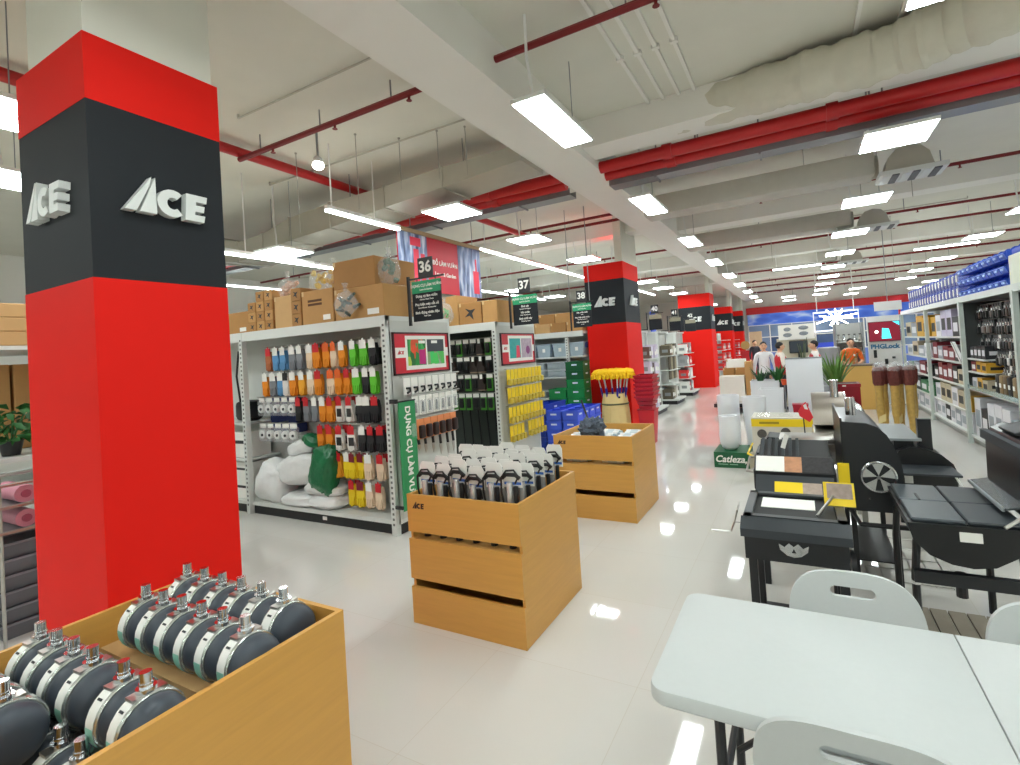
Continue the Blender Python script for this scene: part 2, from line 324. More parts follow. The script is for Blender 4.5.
P(r, 'pipe', MB().cyl((-4.3, 6.0, 3.82), (-4.3, 8.4, 3.82), .05, n=12), PIPE); P(r, 'end_cap', MB().cyl((-4.3, 8.4, 3.82), (-4.3, 8.48, 3.82), .06, n=12), PIPED)
P(r, 'branch', MB().cyl((-4.3, 8.3, 3.82), (-2.5, 8.3, 3.82), .025, n=8), PIPED)
# conduits fixed to the slab
for k, x in enumerate((-1.2, -1.05, -.9, -.75, .55, .85, 1.15, 2.0)):
    S('conduit', 'thin painted conduit on the slab, %s from the boxed beam' % ORD[k], 'conduit', MB().box(x, -3, SLAB - .03, x + .03, 5.15, SLAB - .001).box(x - .015, 1, SLAB - .035, x + .045, 1.05, SLAB - .002).box(x - .015, 4.2, SLAB - .035, x + .045, 4.24, SLAB - .002), PAINT, 'slab conduits')
for k, (y, x0, x1) in enumerate(((6.6, -1.9, 2.5), (7.3, -.2, 3), (12.6, -1.8, 3), (3.0, -4.6, -2.5), (4.3, -6, -2.5), (6.9, -8, -3))):
    S('cable_conduit', 'thin grey conduit crossing under the slab, %s from the camera' % ORD[k], 'conduit', MB().cyl((x0, y, 4.09), (x1, y, 4.09), .01, n=6).cyl((x0, y, 4.09), (x0, y, SLAB), .01, n=6).cyl((x1, y, 4.09), (x1, y, SLAB), .01, n=6), mat('bdb9ac', .6), 'grey ceiling conduits')
for k, (x, y, zb) in enumerate(((-4.95, 3.9, 3.2), (-4.05, 3.95, 3.3), (-3.75, 4.3, 3.55), (-3.3, 4.4, 3.6), (-3.0, 4.5, 3.6), (.2, 7.6, 3.6), (.9, 8.6, 3.55), (1.6, 9.3, 3.6), (-.4, 12.2, 3.3), (1.9, 13.5, 2.75))):
    S('hanger_rod', 'thin hanger rod dropping from the slab, %s in order of distance' % ORD[k], 'hanger rod', MB().cyl((x, y, zb), (x, y, SLAB), .0045, n=6).cyl((x, y, SLAB - .012), (x, y, SLAB), .014, n=8), mat('a9a69c', .5), 'hanger rods')
# round pendant lamp
r = T('pendant_lamp', 'small round pendant bulb on a long grey rod', 'lamp', (-4.33, 3.68, 3.74))
P(r, 'rod', MB().cyl((-4.33, 3.68, 3.84), (-4.33, 3.68, SLAB), .012, n=8), GREYM)
P(r, 'lamp_holder', MB().lathe([(.02, .1), (.05, .07), (.055, .03)], 14, (-4.33, 3.68, 3.77)), WHITE)
P(r, 'bulb', MB().ell((-4.33, 3.68, 3.77), (.06, .06, .045)), mat('fffaf0', .4, emit=14.))
# slot diffusers with a round boot on the supply ducts
def diffuser(x, y, z, lab, n):
    r = T('air_diffuser', lab, 'air diffuser', (x, y, z), group='air diffusers')
    prof = [(-.24, 0), (-.2, .16), (-.12, .25), (0, .28), (.12, .25), (.2, .16), (.24, 0)]
    P(r, 'boot', MB().prism([(x + a, z + b) for a, b in prof], 'y', y - .17, y + .17), DUCT)
    P(r, 'frame', MB().box(x - .3, y - .22, z - .05, x + .36, y + .22, z), WHITEM)
    for k in range(6): P(r, 'slat', MB().box(x - .27 + k * .1, y - .2, z - .062, x - .2 + k * .1, y + .2, z - .05), mat('5a5c5e', .5) if k % 2 else WHITEM)
diffuser(1.27, 7.6, 3.55, 'white slot air diffuser with rounded boot, nearest one at right', 0)
diffuser(1.29, 11.05, 3.55, 'second white air diffuser with rounded boot at right', 1)
diffuser(1.3, 15.5, 3.5, 'farthest air diffuser with rounded boot at right', 2)
for k, (y, z) in enumerate(((7.75, 3.72), (11.0, 3.72), (15.6, 3.72))):
    r = T('supply_duct', 'pale supply duct under the slab feeding the %s air diffuser' % ORD[k], 'duct', (-.2, y, z), group='pale supply ducts')
    P(r, 'duct_body', MB().rbox(-1.93, y - .2, z - .14, .96, y + .2, z + .16, .04), mat('c9c5bb', .75, var=.08, bump=.2))
    P(r, 'duct_neck', MB().tube([(.93, y, z), (1.0, y, z)], [.15, .14], n=12), DUCT)
# ================================================================== lamps
EM = mat('f5fffe', .4, var=0, emit=PANEL_W); EMT = mat('f5fffe', .4, var=0, emit=TUBE_W)
LZ = 3.45
def panel(x, y, wx, wy, lab, group, z=LZ):
    top = SLAB
    if 4.7 < y < 5.3 and x < -2.5: top = 3.6
    for a_ in (7.75, 11.0, 15.6):
        if abs(y - a_) < .25 and -1.93 < x < .97: top = 3.575
    if 5.6 < y < 6.0: top = 3.655
    co = .22 if 5.6 < y < 6.0 else 0
    r = T('led_panel', lab, 'ceiling light', (x, y, z), group=group)
    P(r, 'frame', MB().box(x - wx / 2 - .012, y - wy / 2 - .012, z, x + wx / 2 + .012, y + wy / 2 + .012, z + .03), WHITE)
    P(r, 'diffuser', MB().box(x - wx / 2, y - wy / 2, z - .006, x + wx / 2, y + wy / 2, z), EM)
    dx = .0 if wx < wy else wx * .3; dy = (wy * .4 if abs(y - 6.51) > .1 else .22) if wx < wy else 0
    P(r, 'cord', MB().tube([(x - dx, y - dy + co, z + .03), (x - dx - .02, y - dy + co + .01, z + .03 + (top - z - .03) * .25), (x - dx - .035, y - dy + co, z + .03 + (top - z - .03) * .5), (x - dx - .03, y - dy + co, top)], .011, n=6), WHITE)
    P(r, 'suspension_wire', MB().cyl((x + dx, y + dy + co, z + .03), (x + dx, y + dy + co, top), .004, n=5), GREYM)
def row(x, ys, wx, wy, nm, group, z=LZ):
    for k, y in enumerate(ys): panel(x, y, wx, wy, 'glowing panel light, %s %s' % (ORD[k], nm), group, z)
row(-1.58, [3.66 + 2.85 * k for k in range(9)], .25, .93, 'long one under the boxed beam from the camera', 'long panels along the beam')
row(.92, [5.85 + 2.5 * k for k in range(9)], .53, .53, 'square one in the row above the grills from the camera', 'square panels above the grills')
row(-3.66, [5.1, 7.12, 9.45, 11.8, 14.15, 16.2, 18.5, 21, 23.5, 26], .52, .52, 'square one in the row above the endcaps from the camera', 'square panels above the endcaps')
panel(-5.94, 4.42, .5, .5, 'glowing square panel light just right of the nearest column', 'square panels over the left shelving', 3.2)
row(-6.9, [7.6, 10.0, 12.5, 15], .52, .52, 'square one in the left row over the shelving from the camera', 'square panels over the left shelving')
row(3.4, [8.3, 10.95, 13.5, 16.9, 19.5, 22], .53, .53, 'square one behind the right-hand shelving from the camera', 'square panels behind the right shelving')
row(.92, [3.3, .8, -1.7, -4.2], .53, .53, 'unseen square one overhead near the camera going backwards', 'square panels near the camera')  # row continued out of view behind the camera, for fill light
row(-4.5, [1.3, -1.2, -3.7], .52, .52, 'square one left of the nearest column, continued backwards for fill', 'panels left of the nearest column')  # rows left of the column carried on behind the camera as added fill
row(-5.95, [1.75, -.8], .52, .52, 'square one far left of the nearest column, continued backwards for fill', 'panels far left of the nearest column')
row(-7.6, [1.8, -.8, -3.4], .52, .52, 'added fill one near the left wall going backwards', 'added fill panels near the left wall')  # out-of-view panels added as fill for the dark near side
row(3.4, [5.6, 3.0, .4, -2.2], .53, .53, 'unseen fill one to the right of the camera going backwards', 'unseen fill panels right of the camera')
row(2.2, [24.5, 27.5], .53, .53, 'added fill one in the far middle row', 'added fill panels over the far end')  # these far rows are extra panels added to brighten the back wall and ceiling
row(4.6, [24.5, 27.5], .53, .53, 'added fill one in the far right row', 'added fill panels over the far right end')
row(-.3, [25.5, 28], .53, .53, 'added fill one at the far end of the main aisle', 'added fill panels over the far aisle end')
row(-1.58, [.8, -2.0, -4.8], .25, .93, 'unseen long one under the beam behind the camera', 'long panels behind the camera')  # beam row continued out of view, for fill light
def line_light(x, y0, y1, lab, z=LZ, ax='y', cords=None):
    r = T('line_light', lab, 'ceiling light', (x, (y0 + y1) / 2, z) if ax == 'y' else ((y0 + y1) / 2, x, z), group='line lights')
    def B(a, b, h0, h1, w): return MB().box(x - w, a, h0, x + w, b, h1) if ax == 'y' else MB().box(a, x - w, h0, b, x + w, h1)
    P(r, 'housing', B(y0, y1, z, z + .045, .025), WHITE); P(r, 'diffuser', B(y0 + .01, y1 - .01, z - .025, z, .028), EMT)
    n = max(2, int((y1 - y0) / 1.6) + 1)
    for t in (cords or [y0 + (y1 - y0) * (k + .1) / (n - .8) for k in range(n)]):
        p = (x, t) if ax == 'y' else (t, x)
        P(r, 'cord', MB().cyl((*p, z + .045), (*p, SLAB), .008, n=6), WHITE)
line_light(-4.47, 3.87, 5.03, 'short glowing line light in front of the hanging poster', z=3.38, cords=(3.95, 4.6))
line_light(-4.56, 7.05, 12.6, 'long glowing line light leaving the hanging poster to the right')
line_light(-5.98, 2.1, 5.3, 'glowing line light above the boxes of the glove shelf', z=3.1, cords=(2.2, 3.9))
line_light(-7.5, 8.3, 15.5, 'glowing line light far behind sign thirty-six')
line_light(-10.2, 4.0, 8.5, 'low-looking glowing line light at far left behind the boxes')
line_light(-4.4, 13.4, 18, 'farther glowing line light right of the second column')
line_light(14.9, -.5, .62, 'crosswise glowing line light over the main aisle', ax='x')
line_light(14.3, 2.4, 3.55, 'crosswise glowing line light above the blue bins', ax='x')
# ================================================================== left gondola shelving
SHELFW = mat('d9dcd8', .45, .1, var=.03); PEG = mat('c9cbc6', .6, var=.03)
def gondola(lab, x0, x1, y0, y1, H, posts, shelves=(), end=True, group='white gondola shelving'):
    r = T('gondola_shelf', lab, 'shelving', ((x0 + x1) / 2, (y0 + y1) / 2, 0), group=group)
    yc = (y0 + y1) / 2
    P(r, 'plinth', MB().box(x0 + .01, y0 + .03, 0, x1 - .01, y1 - .03, .1), BLACK, label='black plinth')
    P(r, 'base_shelf', MB().box(x0, y0 + .01, .1, x1, y1 - .01, .14), SHELFW)
    P(r, 'back_panel', MB().box(x0 + .02, yc - .03, .14, x1 - .02, yc + .03, H - .04), PEG)
    P(r, 'top_shelf', MB().box(x0, y0 - .005, H - .045, x1, y1 + .005, H), SHELFW)
    P(r, 'top_fascia', MB().box(x0, y0 - .02, H - .1, x1, y0, H + .004), SHELFW)
    for px in posts:
        p = P(r, 'post', MB().box(px - .03, y0 - .025, 0, px + .03, y0 + .035, H), SHELFW)
        m = MB()
        for k in range(int(H / .05) - 3): m.box(px - .012, y0 - .0262, .1 + k * .05, px + .012, y0 - .0248, .122 + k * .05)
        P(p, 'slot_strip', MB().add([(a - r.location.x, b - r.location.y, c) for a, b, c in m.v], m.f), mat('6c6e6c', .6), world=False)['kind'] = 'stuff'
        P(r, 'post', MB().box(px - .025, y1 - .035, 0, px + .025, y1 + .02, H), SHELFW)
    for (sx0, sx1, z) in shelves: P(r, 'shelf', MB().box(sx0, y0 + .02, z - .025, sx1, yc, z), SHELFW)
    if end: P(r, 'end_panel', MB().box(x1 - .03, y0 + .02, .14, x1, y1 - .02, H - .045), PEG)
    return r
G1 = gondola('white gondola hung with work gloves, nearest run on the left', -9.5, -3.45, 3.63, 4.6, 2.1, (-3.48, -5.72, -7.96), shelves=((-7.9, -5.76, .62), (-7.9, -5.76, 1.05)))
G2 = gondola('white gondola hung with dark shoes and green packs, second run on the left', -9.5, -3.45, 5.62, 6.68, 2.09, (-3.48, -5.7))
G3 = gondola('white shelving with clear storage boxes beside the second column', -9.5, -3.56, 8.9, 9.9, 2.02, (-3.9, -4.75, -5.7), shelves=((-9.4, -3.6, 1.55), (-9.4, -3.6, 1.16), (-9.4, -3.6, .75)), end=False)
P(G1, 'price_strip', MB().box(-4.53, 3.655, .04, -4.47, 3.662, .075), PAPER)
def rail(root, x0, x1, y, z, yb):
    m = MB().cyl((x0, y, z), (x1, y, z), .008, n=6)
    for x in (x0 + .03, (x0 + x1) / 2, x1 - .03): m.cyl((x, y, z), (x, yb, z), .006, n=6)
    P(root, 'hang_rail', m, STEEL)
# ------------------------------------------------------------------ glove packs
def glove_outline(w, h):
    p = [(-w * .36, 0), (-w * .5, -h * .3), (-w * .5, -h * .5)]
    n = 4
    for k in range(n):
        a = -w * .5 + w * .86 * k / n; b = -w * .5 + w * .86 * (k + 1) / n; L = h * (.9 + .1 * math.sin(PI * (k + .6) / n))
        p += [(a + .003, -h * .58), (a + .004, -L + .01), ((a + b) / 2, -L), (b - .004, -L + .01), (b - .003, -h * .58)]
    p += [(w * .40, -h * .45), (w * .52, -h * .66), (w * .56, -h * .6), (w * .5, -h * .34), (w * .36, 0)]
    return p
def glove_parts(body, cardc, two):
    def f():
        g = MB()
        for dy, sgn in ((-.012, 1), (.012, -1)):
            i0 = len(g.v); g.prism([(x * sgn, z) for x, z in glove_outline(.105, .225)], 'y', dy - .01, dy + .01)
            g.move((0, 0, -.035), i0)
        parts = [('glove', g, body), ('header_card', MB().box(-.042, -.028, -.085, .042, -.023, .0).box(-.012, -.026, 0, .012, -.024, .018), cardc)]
        if two: parts.append(('printed_patch', MB().box(-.035, -.0245, -.2, .035, -.0228, -.115), two, 0))
        return parts
    return f
GC = {'orange': mat('e58a1a', .8, bump=.3), 'amber': mat('eda52b', .8, bump=.3), 'grey': mat('7c8087', .8), 'blue': mat('5a93c4', .7), 'black': mat('1c1c20', .7), 'white': mat('e7e4df', .8), 'yellow': mat('f1d21c', .7), 'beige': mat('e6cdb0', .85), 'green': mat('5fc22c', .7), 'brown': mat('a8643c', .8)}
CC = {'r': mat('c81e28', .5), 'w': PAPER, 'o': mat('e0611f', .5), 'k': BLACK, 'm': mat('7d1428', .5)}
GROWS = [
 (1.915, [(273, 'brown', 'r'), (281, 'blue', 'w'), (289, 'blue', 'w'), (299, 'grey', 'w'), (308, 'grey', 'w'), (317, 'beige', 'w'), (325, 'orange', 'r'), (334, 'orange', 'o'), (342, 'beige', 'o'), (350, 'orange', 'w'), (360, 'green', 'w'), (369, 'green', 'w'), (377, 'black', 'w')]),
 (1.625, [(268, 'orange', 'w'), (276, 'grey', 'w'), (285, 'blue', 'w'), (292, 'white', 'k'), (300, 'orange', 'w'), (308, 'amber', 'w'), (317, 'beige', 'w'), (326, 'orange', 'r'), (338, 'beige', 'o'), (346, 'orange', 'o'), (353, 'orange', 'r'), (362, 'green', 'w'), (370, 'black', 'w'), (378, 'green', 'w')]),
 (1.335, [(304, 'black', 'r'), (313, 'grey', 'r'), (321, 'grey', 'w'), (330, 'orange', 'w'), (337, 'orange', 'r'), (345, 'white', 'r', 'k'), (354, 'white', 'r', 'k'), (364, 'black', 'w'), (371, 'black', 'w'), (378, 'black', 'r')]),
 (1.035, [(327, 'orange', 'r'), (336, 'orange', 'r'), (345, 'white', 'r', 'k'), (356, 'white', 'r', 'k'), (366, 'black', 'w'), (374, 'black', 'r'), (381, 'black', 'r')]),
 (.75, [(335, 'amber', 'w'), (343, 'amber', 'r'), (351, 'yellow', 'w'), (357, 'yellow', 'm'), (363, 'yellow', 'm'), (371, 'beige', 'w'), (381, 'beige', 'r')]),
 (.465, [(355, 'yellow', 'r'), (363, 'yellow', 'm'), (371, 'beige', 'w'), (380, 'beige', 'r')])]
for ri, (z, items) in enumerate(GROWS):
    y = 3.76
    xs = []
    for k, it in enumerate(items):
        px, bc, cc = it[0], it[1], it[2]; two = it[3] if len(it) > 3 else None
        x = -5.41 + (px - 273) * .01577 - .012 * ri; xs.append(x)
        inst(('glove', bc, cc, two), glove_parts(GC[bc], CC[cc], CC[two] if two else None), 'glove_pack',
             '%s work glove pack, %s from the left in the %s row' % (bc, ORD[k], ORD[ri]), 'gloves', (x, y + random.uniform(-.012, .012), z - .018), random.uniform(-.12, .12), (1.0, 1, 1.02), 'glove packs on the first gondola')
        if k % 2 == 0:
            inst(('glove', bc, cc, two), None, 'glove_pack', '%s work glove pack hanging behind the %s one of the %s row' % (bc, ORD[k], ORD[ri]), 'gloves', (x + .01, y + .085, z - .018), random.uniform(-.1, .1), None, 'glove packs on the first gondola')
    rail(G1, min(xs) - .06, max(xs) + .06, 3.76, z, 4.085)
    rail(G1, min(xs) - .06, max(xs) + .06, 3.845, z + .0, 4.085)
# clear blister packs with white discs, left of rows three and four
def blister():
    return [('blister', MB().rbox(-.06, -.03, -.21, .06, .03, -.03, .02), CLEAR), ('mask_disc', MB().cyl((0, -.025, -.125), (0, .02, -.125), .048, n=16), WHITE), ('valve', MB().cyl((.012, -.034, -.13), (.012, -.024, -.13), .016, n=10), DARK, 1),
            ('header_card', MB().box(-.05, -.004, -.05, .05, .004, .0), PAPER)]
for ri, z in ((2, 1.335), (3, 1.035)):
    xs = []
    for k in range(5):
        x = -5.6 + k * .135; xs.append(x)
        inst('blister', blister, 'dust_mask_pack', 'clear pack with round white mask, %s from the left in the %s row' % (ORD[k], ('upper', 'lower')[ri - 2]), 'mask pack', (x, 3.76, z - .008), random.uniform(-.1, .1), None, 'mask packs')
    rail(G1, -5.68, -5.0, 3.76, z, 4.085)
S('navy_box', 'navy blue carton with white print standing behind the mask packs', 'box', MB().box(-5.66, 3.9, .9, -5.2, 4.05, 1.36).box(-5.62, 3.895, 1.1, -5.45, 3.9, 1.2), NAVY)
P(G1, 'small_ledge', MB().box(-5.68, 3.88, .87, -5.18, 4.08, .9), SHELFW)
# white sacks and the green one on the base shelf
def sack(name, lab, c, r, mt, seed, tilt=0, group=None, amp=.16):
    m = MB(); m.ell((0, 0, 0), r, 48, 30)
    for i, p in enumerate(m.v):
        v = Vector(p); q = Vector((v.x / r[0], v.y / r[1], v.z / r[2]))
        e = Vector([math.copysign(abs(t) ** .72, t) for t in q])     # squarer, cushion-like
        n_ = mnoise.noise(q * 1.5 + Vector((seed, 0, 0))) + .35 * abs(mnoise.noise(q * 3.4 + Vector((0, seed, 0)))) - .55 * abs(mnoise.noise(Vector((q.x * 4, q.y * 3, q.z * 6)) + Vector((0, 0, seed)))) - .3 * abs(mnoise.noise(Vector((q.x * 9, q.y * 7, q.z * 11)) + Vector((seed, 0, seed))))
        e *= 1 + amp * n_
        m.v[i] = (e.x * r[0], e.y * r[1], e.z * r[2])
    m.rot('Y', tilt); m.move(c)
    zmin = min(p[2] for p in m.v); fl = .141 if zmin < .2 else zmin
    m.v = [(p[0], min(p[1], 4.06), max(p[2], .141)) for p in m.v]
    return S(name, lab, 'sack', m, mt, group, smooth=60)
SACK = mat('e6e7e6', .4, var=.06, bump=.9, scale=16)
sack('white_sack', 'bulging white sack leaning at the left end of the glove bay', (-5.45, 3.80, .36), (.24, .19, .24), SACK, 1.3, .2, 'white sacks')
sack('white_sack', 'large white sack lying across the middle of the pile', (-5.02, 3.84, .52), (.36, .2, .17), SACK, 4.1, -.15, 'white sacks')
sack('white_sack', 'crumpled white sack on top of the pile', (-5.0, 3.86, .76), (.22, .14, .09), SACK, 7.7, -.25, 'white sacks')
sack('white_sack', 'flat folded white sack at the bottom of the pile, left one', (-4.95, 3.80, .20), (.3, .19, .07), SACK, 9.2, 0, 'white sacks')
sack('white_sack', 'flat folded white sack at the bottom of the pile, right one', (-4.55, 3.79, .21), (.24, .17, .07), SACK, 12.2, 0, 'white sacks')
sack('white_sack', 'folded white sack in the middle of the stack beside the green bag', (-4.62, 3.81, .34), (.26, .17, .07), SACK, 15.2, .05, 'white sacks')
GS = mat('14693f', .3, var=.35, bump=1., scale=14)
sack('green_sack', 'shiny dark green sack leaning on the white sacks', (-4.52, 3.72, .56), (.17, .12, .26), GS, 3.3, .2, None, .22)
sack('green_sack', 'small green sack neck flopped on the white pile', (-4.78, 3.80, .84), (.14, .09, .06), GS, 5.3, .35, None, .2)
# neighbouring bay at far left: cartons and a black chair back
for k, (x, z, w, h) in enumerate(((-5.98, .625, .3, .3), (-6.3, .625, .28, .26), (-5.98, .142, .32, .22), (-5.98, .365, .3, .2), (-6.32, .142, .3, .24))):
    r = T('product_carton', 'white printed carton beside the red column, %s in the left bay' % ORD[k], 'box', (x, 3.85, z), group='cartons in the left bay')
    P(r, 'carton', MB().box(x - w / 2, 3.7, z, x + w / 2, 4.0, z + h), PAPER); P(r, 'printed_band', MB().box(x - w / 2 + .02, 3.697, z + h * .55, x + w / 2 - .02, 3.7, z + h * .68), DARK)
r = T('boot_scraper', 'black rounded tool bag on the left bay shelf', 'bag', (-5.95, 3.85, 1.052))
P(r, 'bag', MB().rbox(-6.1, 3.72, 1.052, -5.82, 3.95, 1.3, .06), BLACK); P(r, 'strap', MB().tube([(-6.0, 3.75, 1.28), (-6.02, 3.73, 1.6), (-5.97, 3.74, 1.9)], .012), BLACK)
# ------------------------------------------------------------------ cartons on top of the gondolas
def carton(lab, x0, x1, y0, y1, z0, h, mt=None, mark=None, group='cardboard cartons on the gondolas', tape=True, rz=0):
    mt = mt or CARD
    r = T('cardboard_carton', lab, 'box', ((x0 + x1) / 2, (y0 + y1) / 2, z0), rz, group)
    w, d = (x1 - x0) / 2, (y1 - y0) / 2
    cb = P(r, 'carton', MB().rbox(-w, -d, 0, w, d, h, .006, 1), mt, world=False)
    if tape:
        P(r, 'tape', MB().box(-w * .98, -.02, h, w * .98, .02, h + .0015).box(-w * .98, -d - .0015, h - .05, -w * .98 + .03, -d, h), mat('d3b582', .3), world=False)
        P(cb, 'flap_seam', MB().box(-w, -.002, h, w, .002, h + .002), mat('6d4d28', .8), world=False)
    if mark == 'label': P(cb, 'address_label', MB().box(w * .35, -d - .002, h * .1, w * .8, -d, h * .28), PAPER, world=False)
    if mark == 'print':
        P(cb, 'print_mark', MB().box(-w * .6, -d - .001, h * .55, w * .3, -d, h * .62).box(-w * .6, -d - .001, h * .66, w * .3, -d, h * .73), mat('5b3a20', .8), world=False)
        P(cb, 'address_label', MB().box(w * .35, -d - .002, h * .1, w * .8, -d, h * .25), PAPER, world=False)
    if mark == 'leafprint':
        P(cb, 'print_mark', MB().prism([(-w * .5, h * .35), (-w * .1, h * .55), (-w * .45, h * .75), (w * .05, h * .65), (w * .5, h * .7), (w * .2, h * .5), (w * .3, h * .2), (-w * .05, h * .4)], 'y', -d - .001, -d), DARK, world=False)
    return r
Z1 = 2.104
carton('plain carton at the left end of the glove shelf top', -6.22, -5.68, 3.7, 4.2, Z1, .26, CARD2, 'label')
n = 0
for c in range(3):
    for rr in range(4 if c else 3):
        carton('small black-printed carton, %s column and %s layer of the left cluster' % (ORD[c], ORD[rr]), -5.66 + c * .155, -5.515 + c * .155, 3.68, 3.95, Z1 + rr * .115, .114, CARD if (c + rr) % 2 else CARD2, 'leafprint', 'small printed cartons', tape=False)
carton('tall narrow carton wrapped beside the printed cartons', -5.17, -4.87, 3.68, 4.0, Z1, .36, CARD3)
for rr in range(3): carton('small stacked carton left of the printed big one, %s layer' % ORD[rr], -4.86, -4.70, 3.66, 3.95, Z1 + rr * .14, .138, CARD2, 'leafprint', 'small printed cartons', tape=False)
carton('square carton with brown printed lines and a white label', -4.68, -4.2, 3.66, 4.2, Z1, .36, CARD, 'print')
carton('wide lower carton right of the printed one', -4.18, -3.5, 3.66, 4.25, Z1, .32, CARD, 'label')
carton('bulky upper carton sealed with clear tape', -4.2, -3.62, 3.68, 4.28, Z1 + .323, .29, CARD2)
def bag(lab, c, r, mt, inner, seed, group='clear bags on the gondola'):
    t = T('plastic_bag', lab, 'bag', (c[0], c[1], c[2] - r[2]), group=group)
    rnd = random.Random(seed); m = MB()
    for k in range(9):
        a = Vector((rnd.uniform(-.6, .6) * r[0], rnd.uniform(-.5, .5) * r[1], rnd.uniform(-.7, .6) * r[2])); b = a + Vector((rnd.uniform(-.6, .6) * r[0], rnd.uniform(-.4, .4) * r[1], rnd.uniform(-.5, .5) * r[2]))
        m.rbox(-.5, -.5, -.5, .5, .5, .5, .15, 1) if False else m.cyl(Vector(c) + a, Vector(c) + b, min(r) * .32, min(r) * .22, n=7)
    P(t, 'contents', m, inner)
    m = MB().ell((0, 0, 0), r, 16, 10)
    for i, p in enumerate(m.v):
        q = Vector(p); m.v[i] = tuple(Vector(c) + q * (1 + .22 * mnoise.noise(q * 14 + Vector((seed, 0, 0)))))
    P(t, 'film', m, CLEAR, smooth=20)
    P(t, 'knot', MB().lathe([(.01, 0), (.03, .03), (.012, .04), (.035, .09)], 8, (c[0], c[1], c[2] + r[2] * .9)), CLEAR)
bag('clear bag with pinkish goods between the left cartons', (-5.02, 3.75, Z1 + .36 + .1), (.12, .1, .1), CLEAR, mat('d7b09a', .7), 2)
bag('clear bag with yellow goods on the printed carton, left one', (-4.57, 3.8, Z1 + .36 + .13), (.1, .09, .13), CLEAR, mat('e3c158', .7), 3)
bag('clear bag with yellow goods on the printed carton, right one', (-4.33, 3.8, Z1 + .36 + .13), (.1, .09, .13), CLEAR, mat('e0b44c', .7), 4)
bag('clear bag of dark green tools leaning in front of the wide carton', (-3.95, 3.6, Z1 + .16), (.15, .06, .13), CLEAR, mat('3d4a40', .6), 5)
bag('clear bag of dark tools at the right end of the upper carton', (-3.52, 3.78, Z1 + .323 + .14), (.13, .1, .14), CLEAR, mat('3a5a34', .6), 6)
bag('clear bag with pale goods at the end of the glove shelf top', (-3.5, 4.1, Z1 + .15), (.1, .1, .14), CLEAR, mat('cdbfa2', .7), 8)
Z2 = 2.094
for k, (x0, x1, y0, y1, h, mk) in enumerate(((-4.5, -4.1, 5.7, 6.2, .42, None), (-4.08, -3.72, 5.7, 6.2, .3, 'leafprint'), (-3.7, -3.47, 5.7, 6.2, .3, None), (-4.3, -3.8, 6.25, 6.65, .33, None), (-3.78, -3.48, 6.25, 6.65, .33, 'label'), (-5.1, -4.55, 5.7, 6.3, .35, None))):
    carton('brown carton on the second gondola, %s placed' % ['tall left', 'leaf-printed', 'right-hand front', 'rear left', 'rear right', 'hidden far left'][k], x0, x1, y0, y1, Z2, h, (CARD, CARD2)[k % 2], mk)
bag('clear bag with green goods beside the tall carton behind sign thirty-six', (-4.25, 5.6, Z2 + .17), (.14, .06, .16), CLEAR, mat('3f9a2f', .6), 9)
Z3 = 2.024
for rr in range(2):
    for c in range(7):
        if rr == 1 and c > 5: continue
        x0 = -5.95 + c * .34 + rr * .1
        carton('flat brown carton on the storage shelf, %s from the left in the %s layer' % (ORD[c], ('lower', 'upper')[rr]), x0, x0 + .325, 8.95 + rr * .02, 9.4, Z3 + rr * .185, .183, (CARD, CARD3, CARD2)[(c + rr) % 3], None, 'cartons on the storage shelf')
# ------------------------------------------------------------------ endcaps with framed posters
def pic_mat(seed, base):
    m = bpy.data.materials.new('mat_poster_print'); m.use_nodes = True; nt = m.node_tree; b = nt.nodes['Principled BSDF']; L = nt.links
    tc = nt.nodes.new('ShaderNodeTexCoord'); v = nt.nodes.new('ShaderNodeTexVoronoi'); v.inputs['Scale'].default_value = 14; mp = nt.nodes.new('ShaderNodeMapping'); mp.inputs['Location'].default_value = (seed, seed, 0); mp.inputs['Scale'].default_value = (1, 1.4, .6)
    L.new(tc.outputs['Object'], mp.inputs[0]); L.new(mp.outputs[0], v.inputs['Vector'])
    r = nt.nodes.new('ShaderNodeValToRGB'); r.color_ramp.interpolation = 'CONSTANT'; cols = base
    e = r.color_ramp.elements; e[0].color = (*lin(cols[0]), 1); e[1].color = (*lin(cols[1]), 1); e[1].position = 1 / len(cols)
    for k in range(2, len(cols)): x = e.new(k / len(cols)); x.color = (*lin(cols[k]), 1)
    s = nt.nodes.new('ShaderNodeSeparateColor'); L.new(v.outputs['Color'], s.inputs[0]); L.new(s.outputs[0], r.inputs[0]); L.new(r.outputs[0], b.inputs['Base Color']); b.inputs['Roughness'].default_value = .4
    return m
PM1 = pic_mat(1, ['1f8a3c', '2fa04c', 'b7d24a', '1f6e34', 'd9552c', '3fae58']); PM2 = pic_mat(5, ['8aa878', '55c25a', '3fd06a', '9aa79a', 'c9d0c8', '6bb56a'])
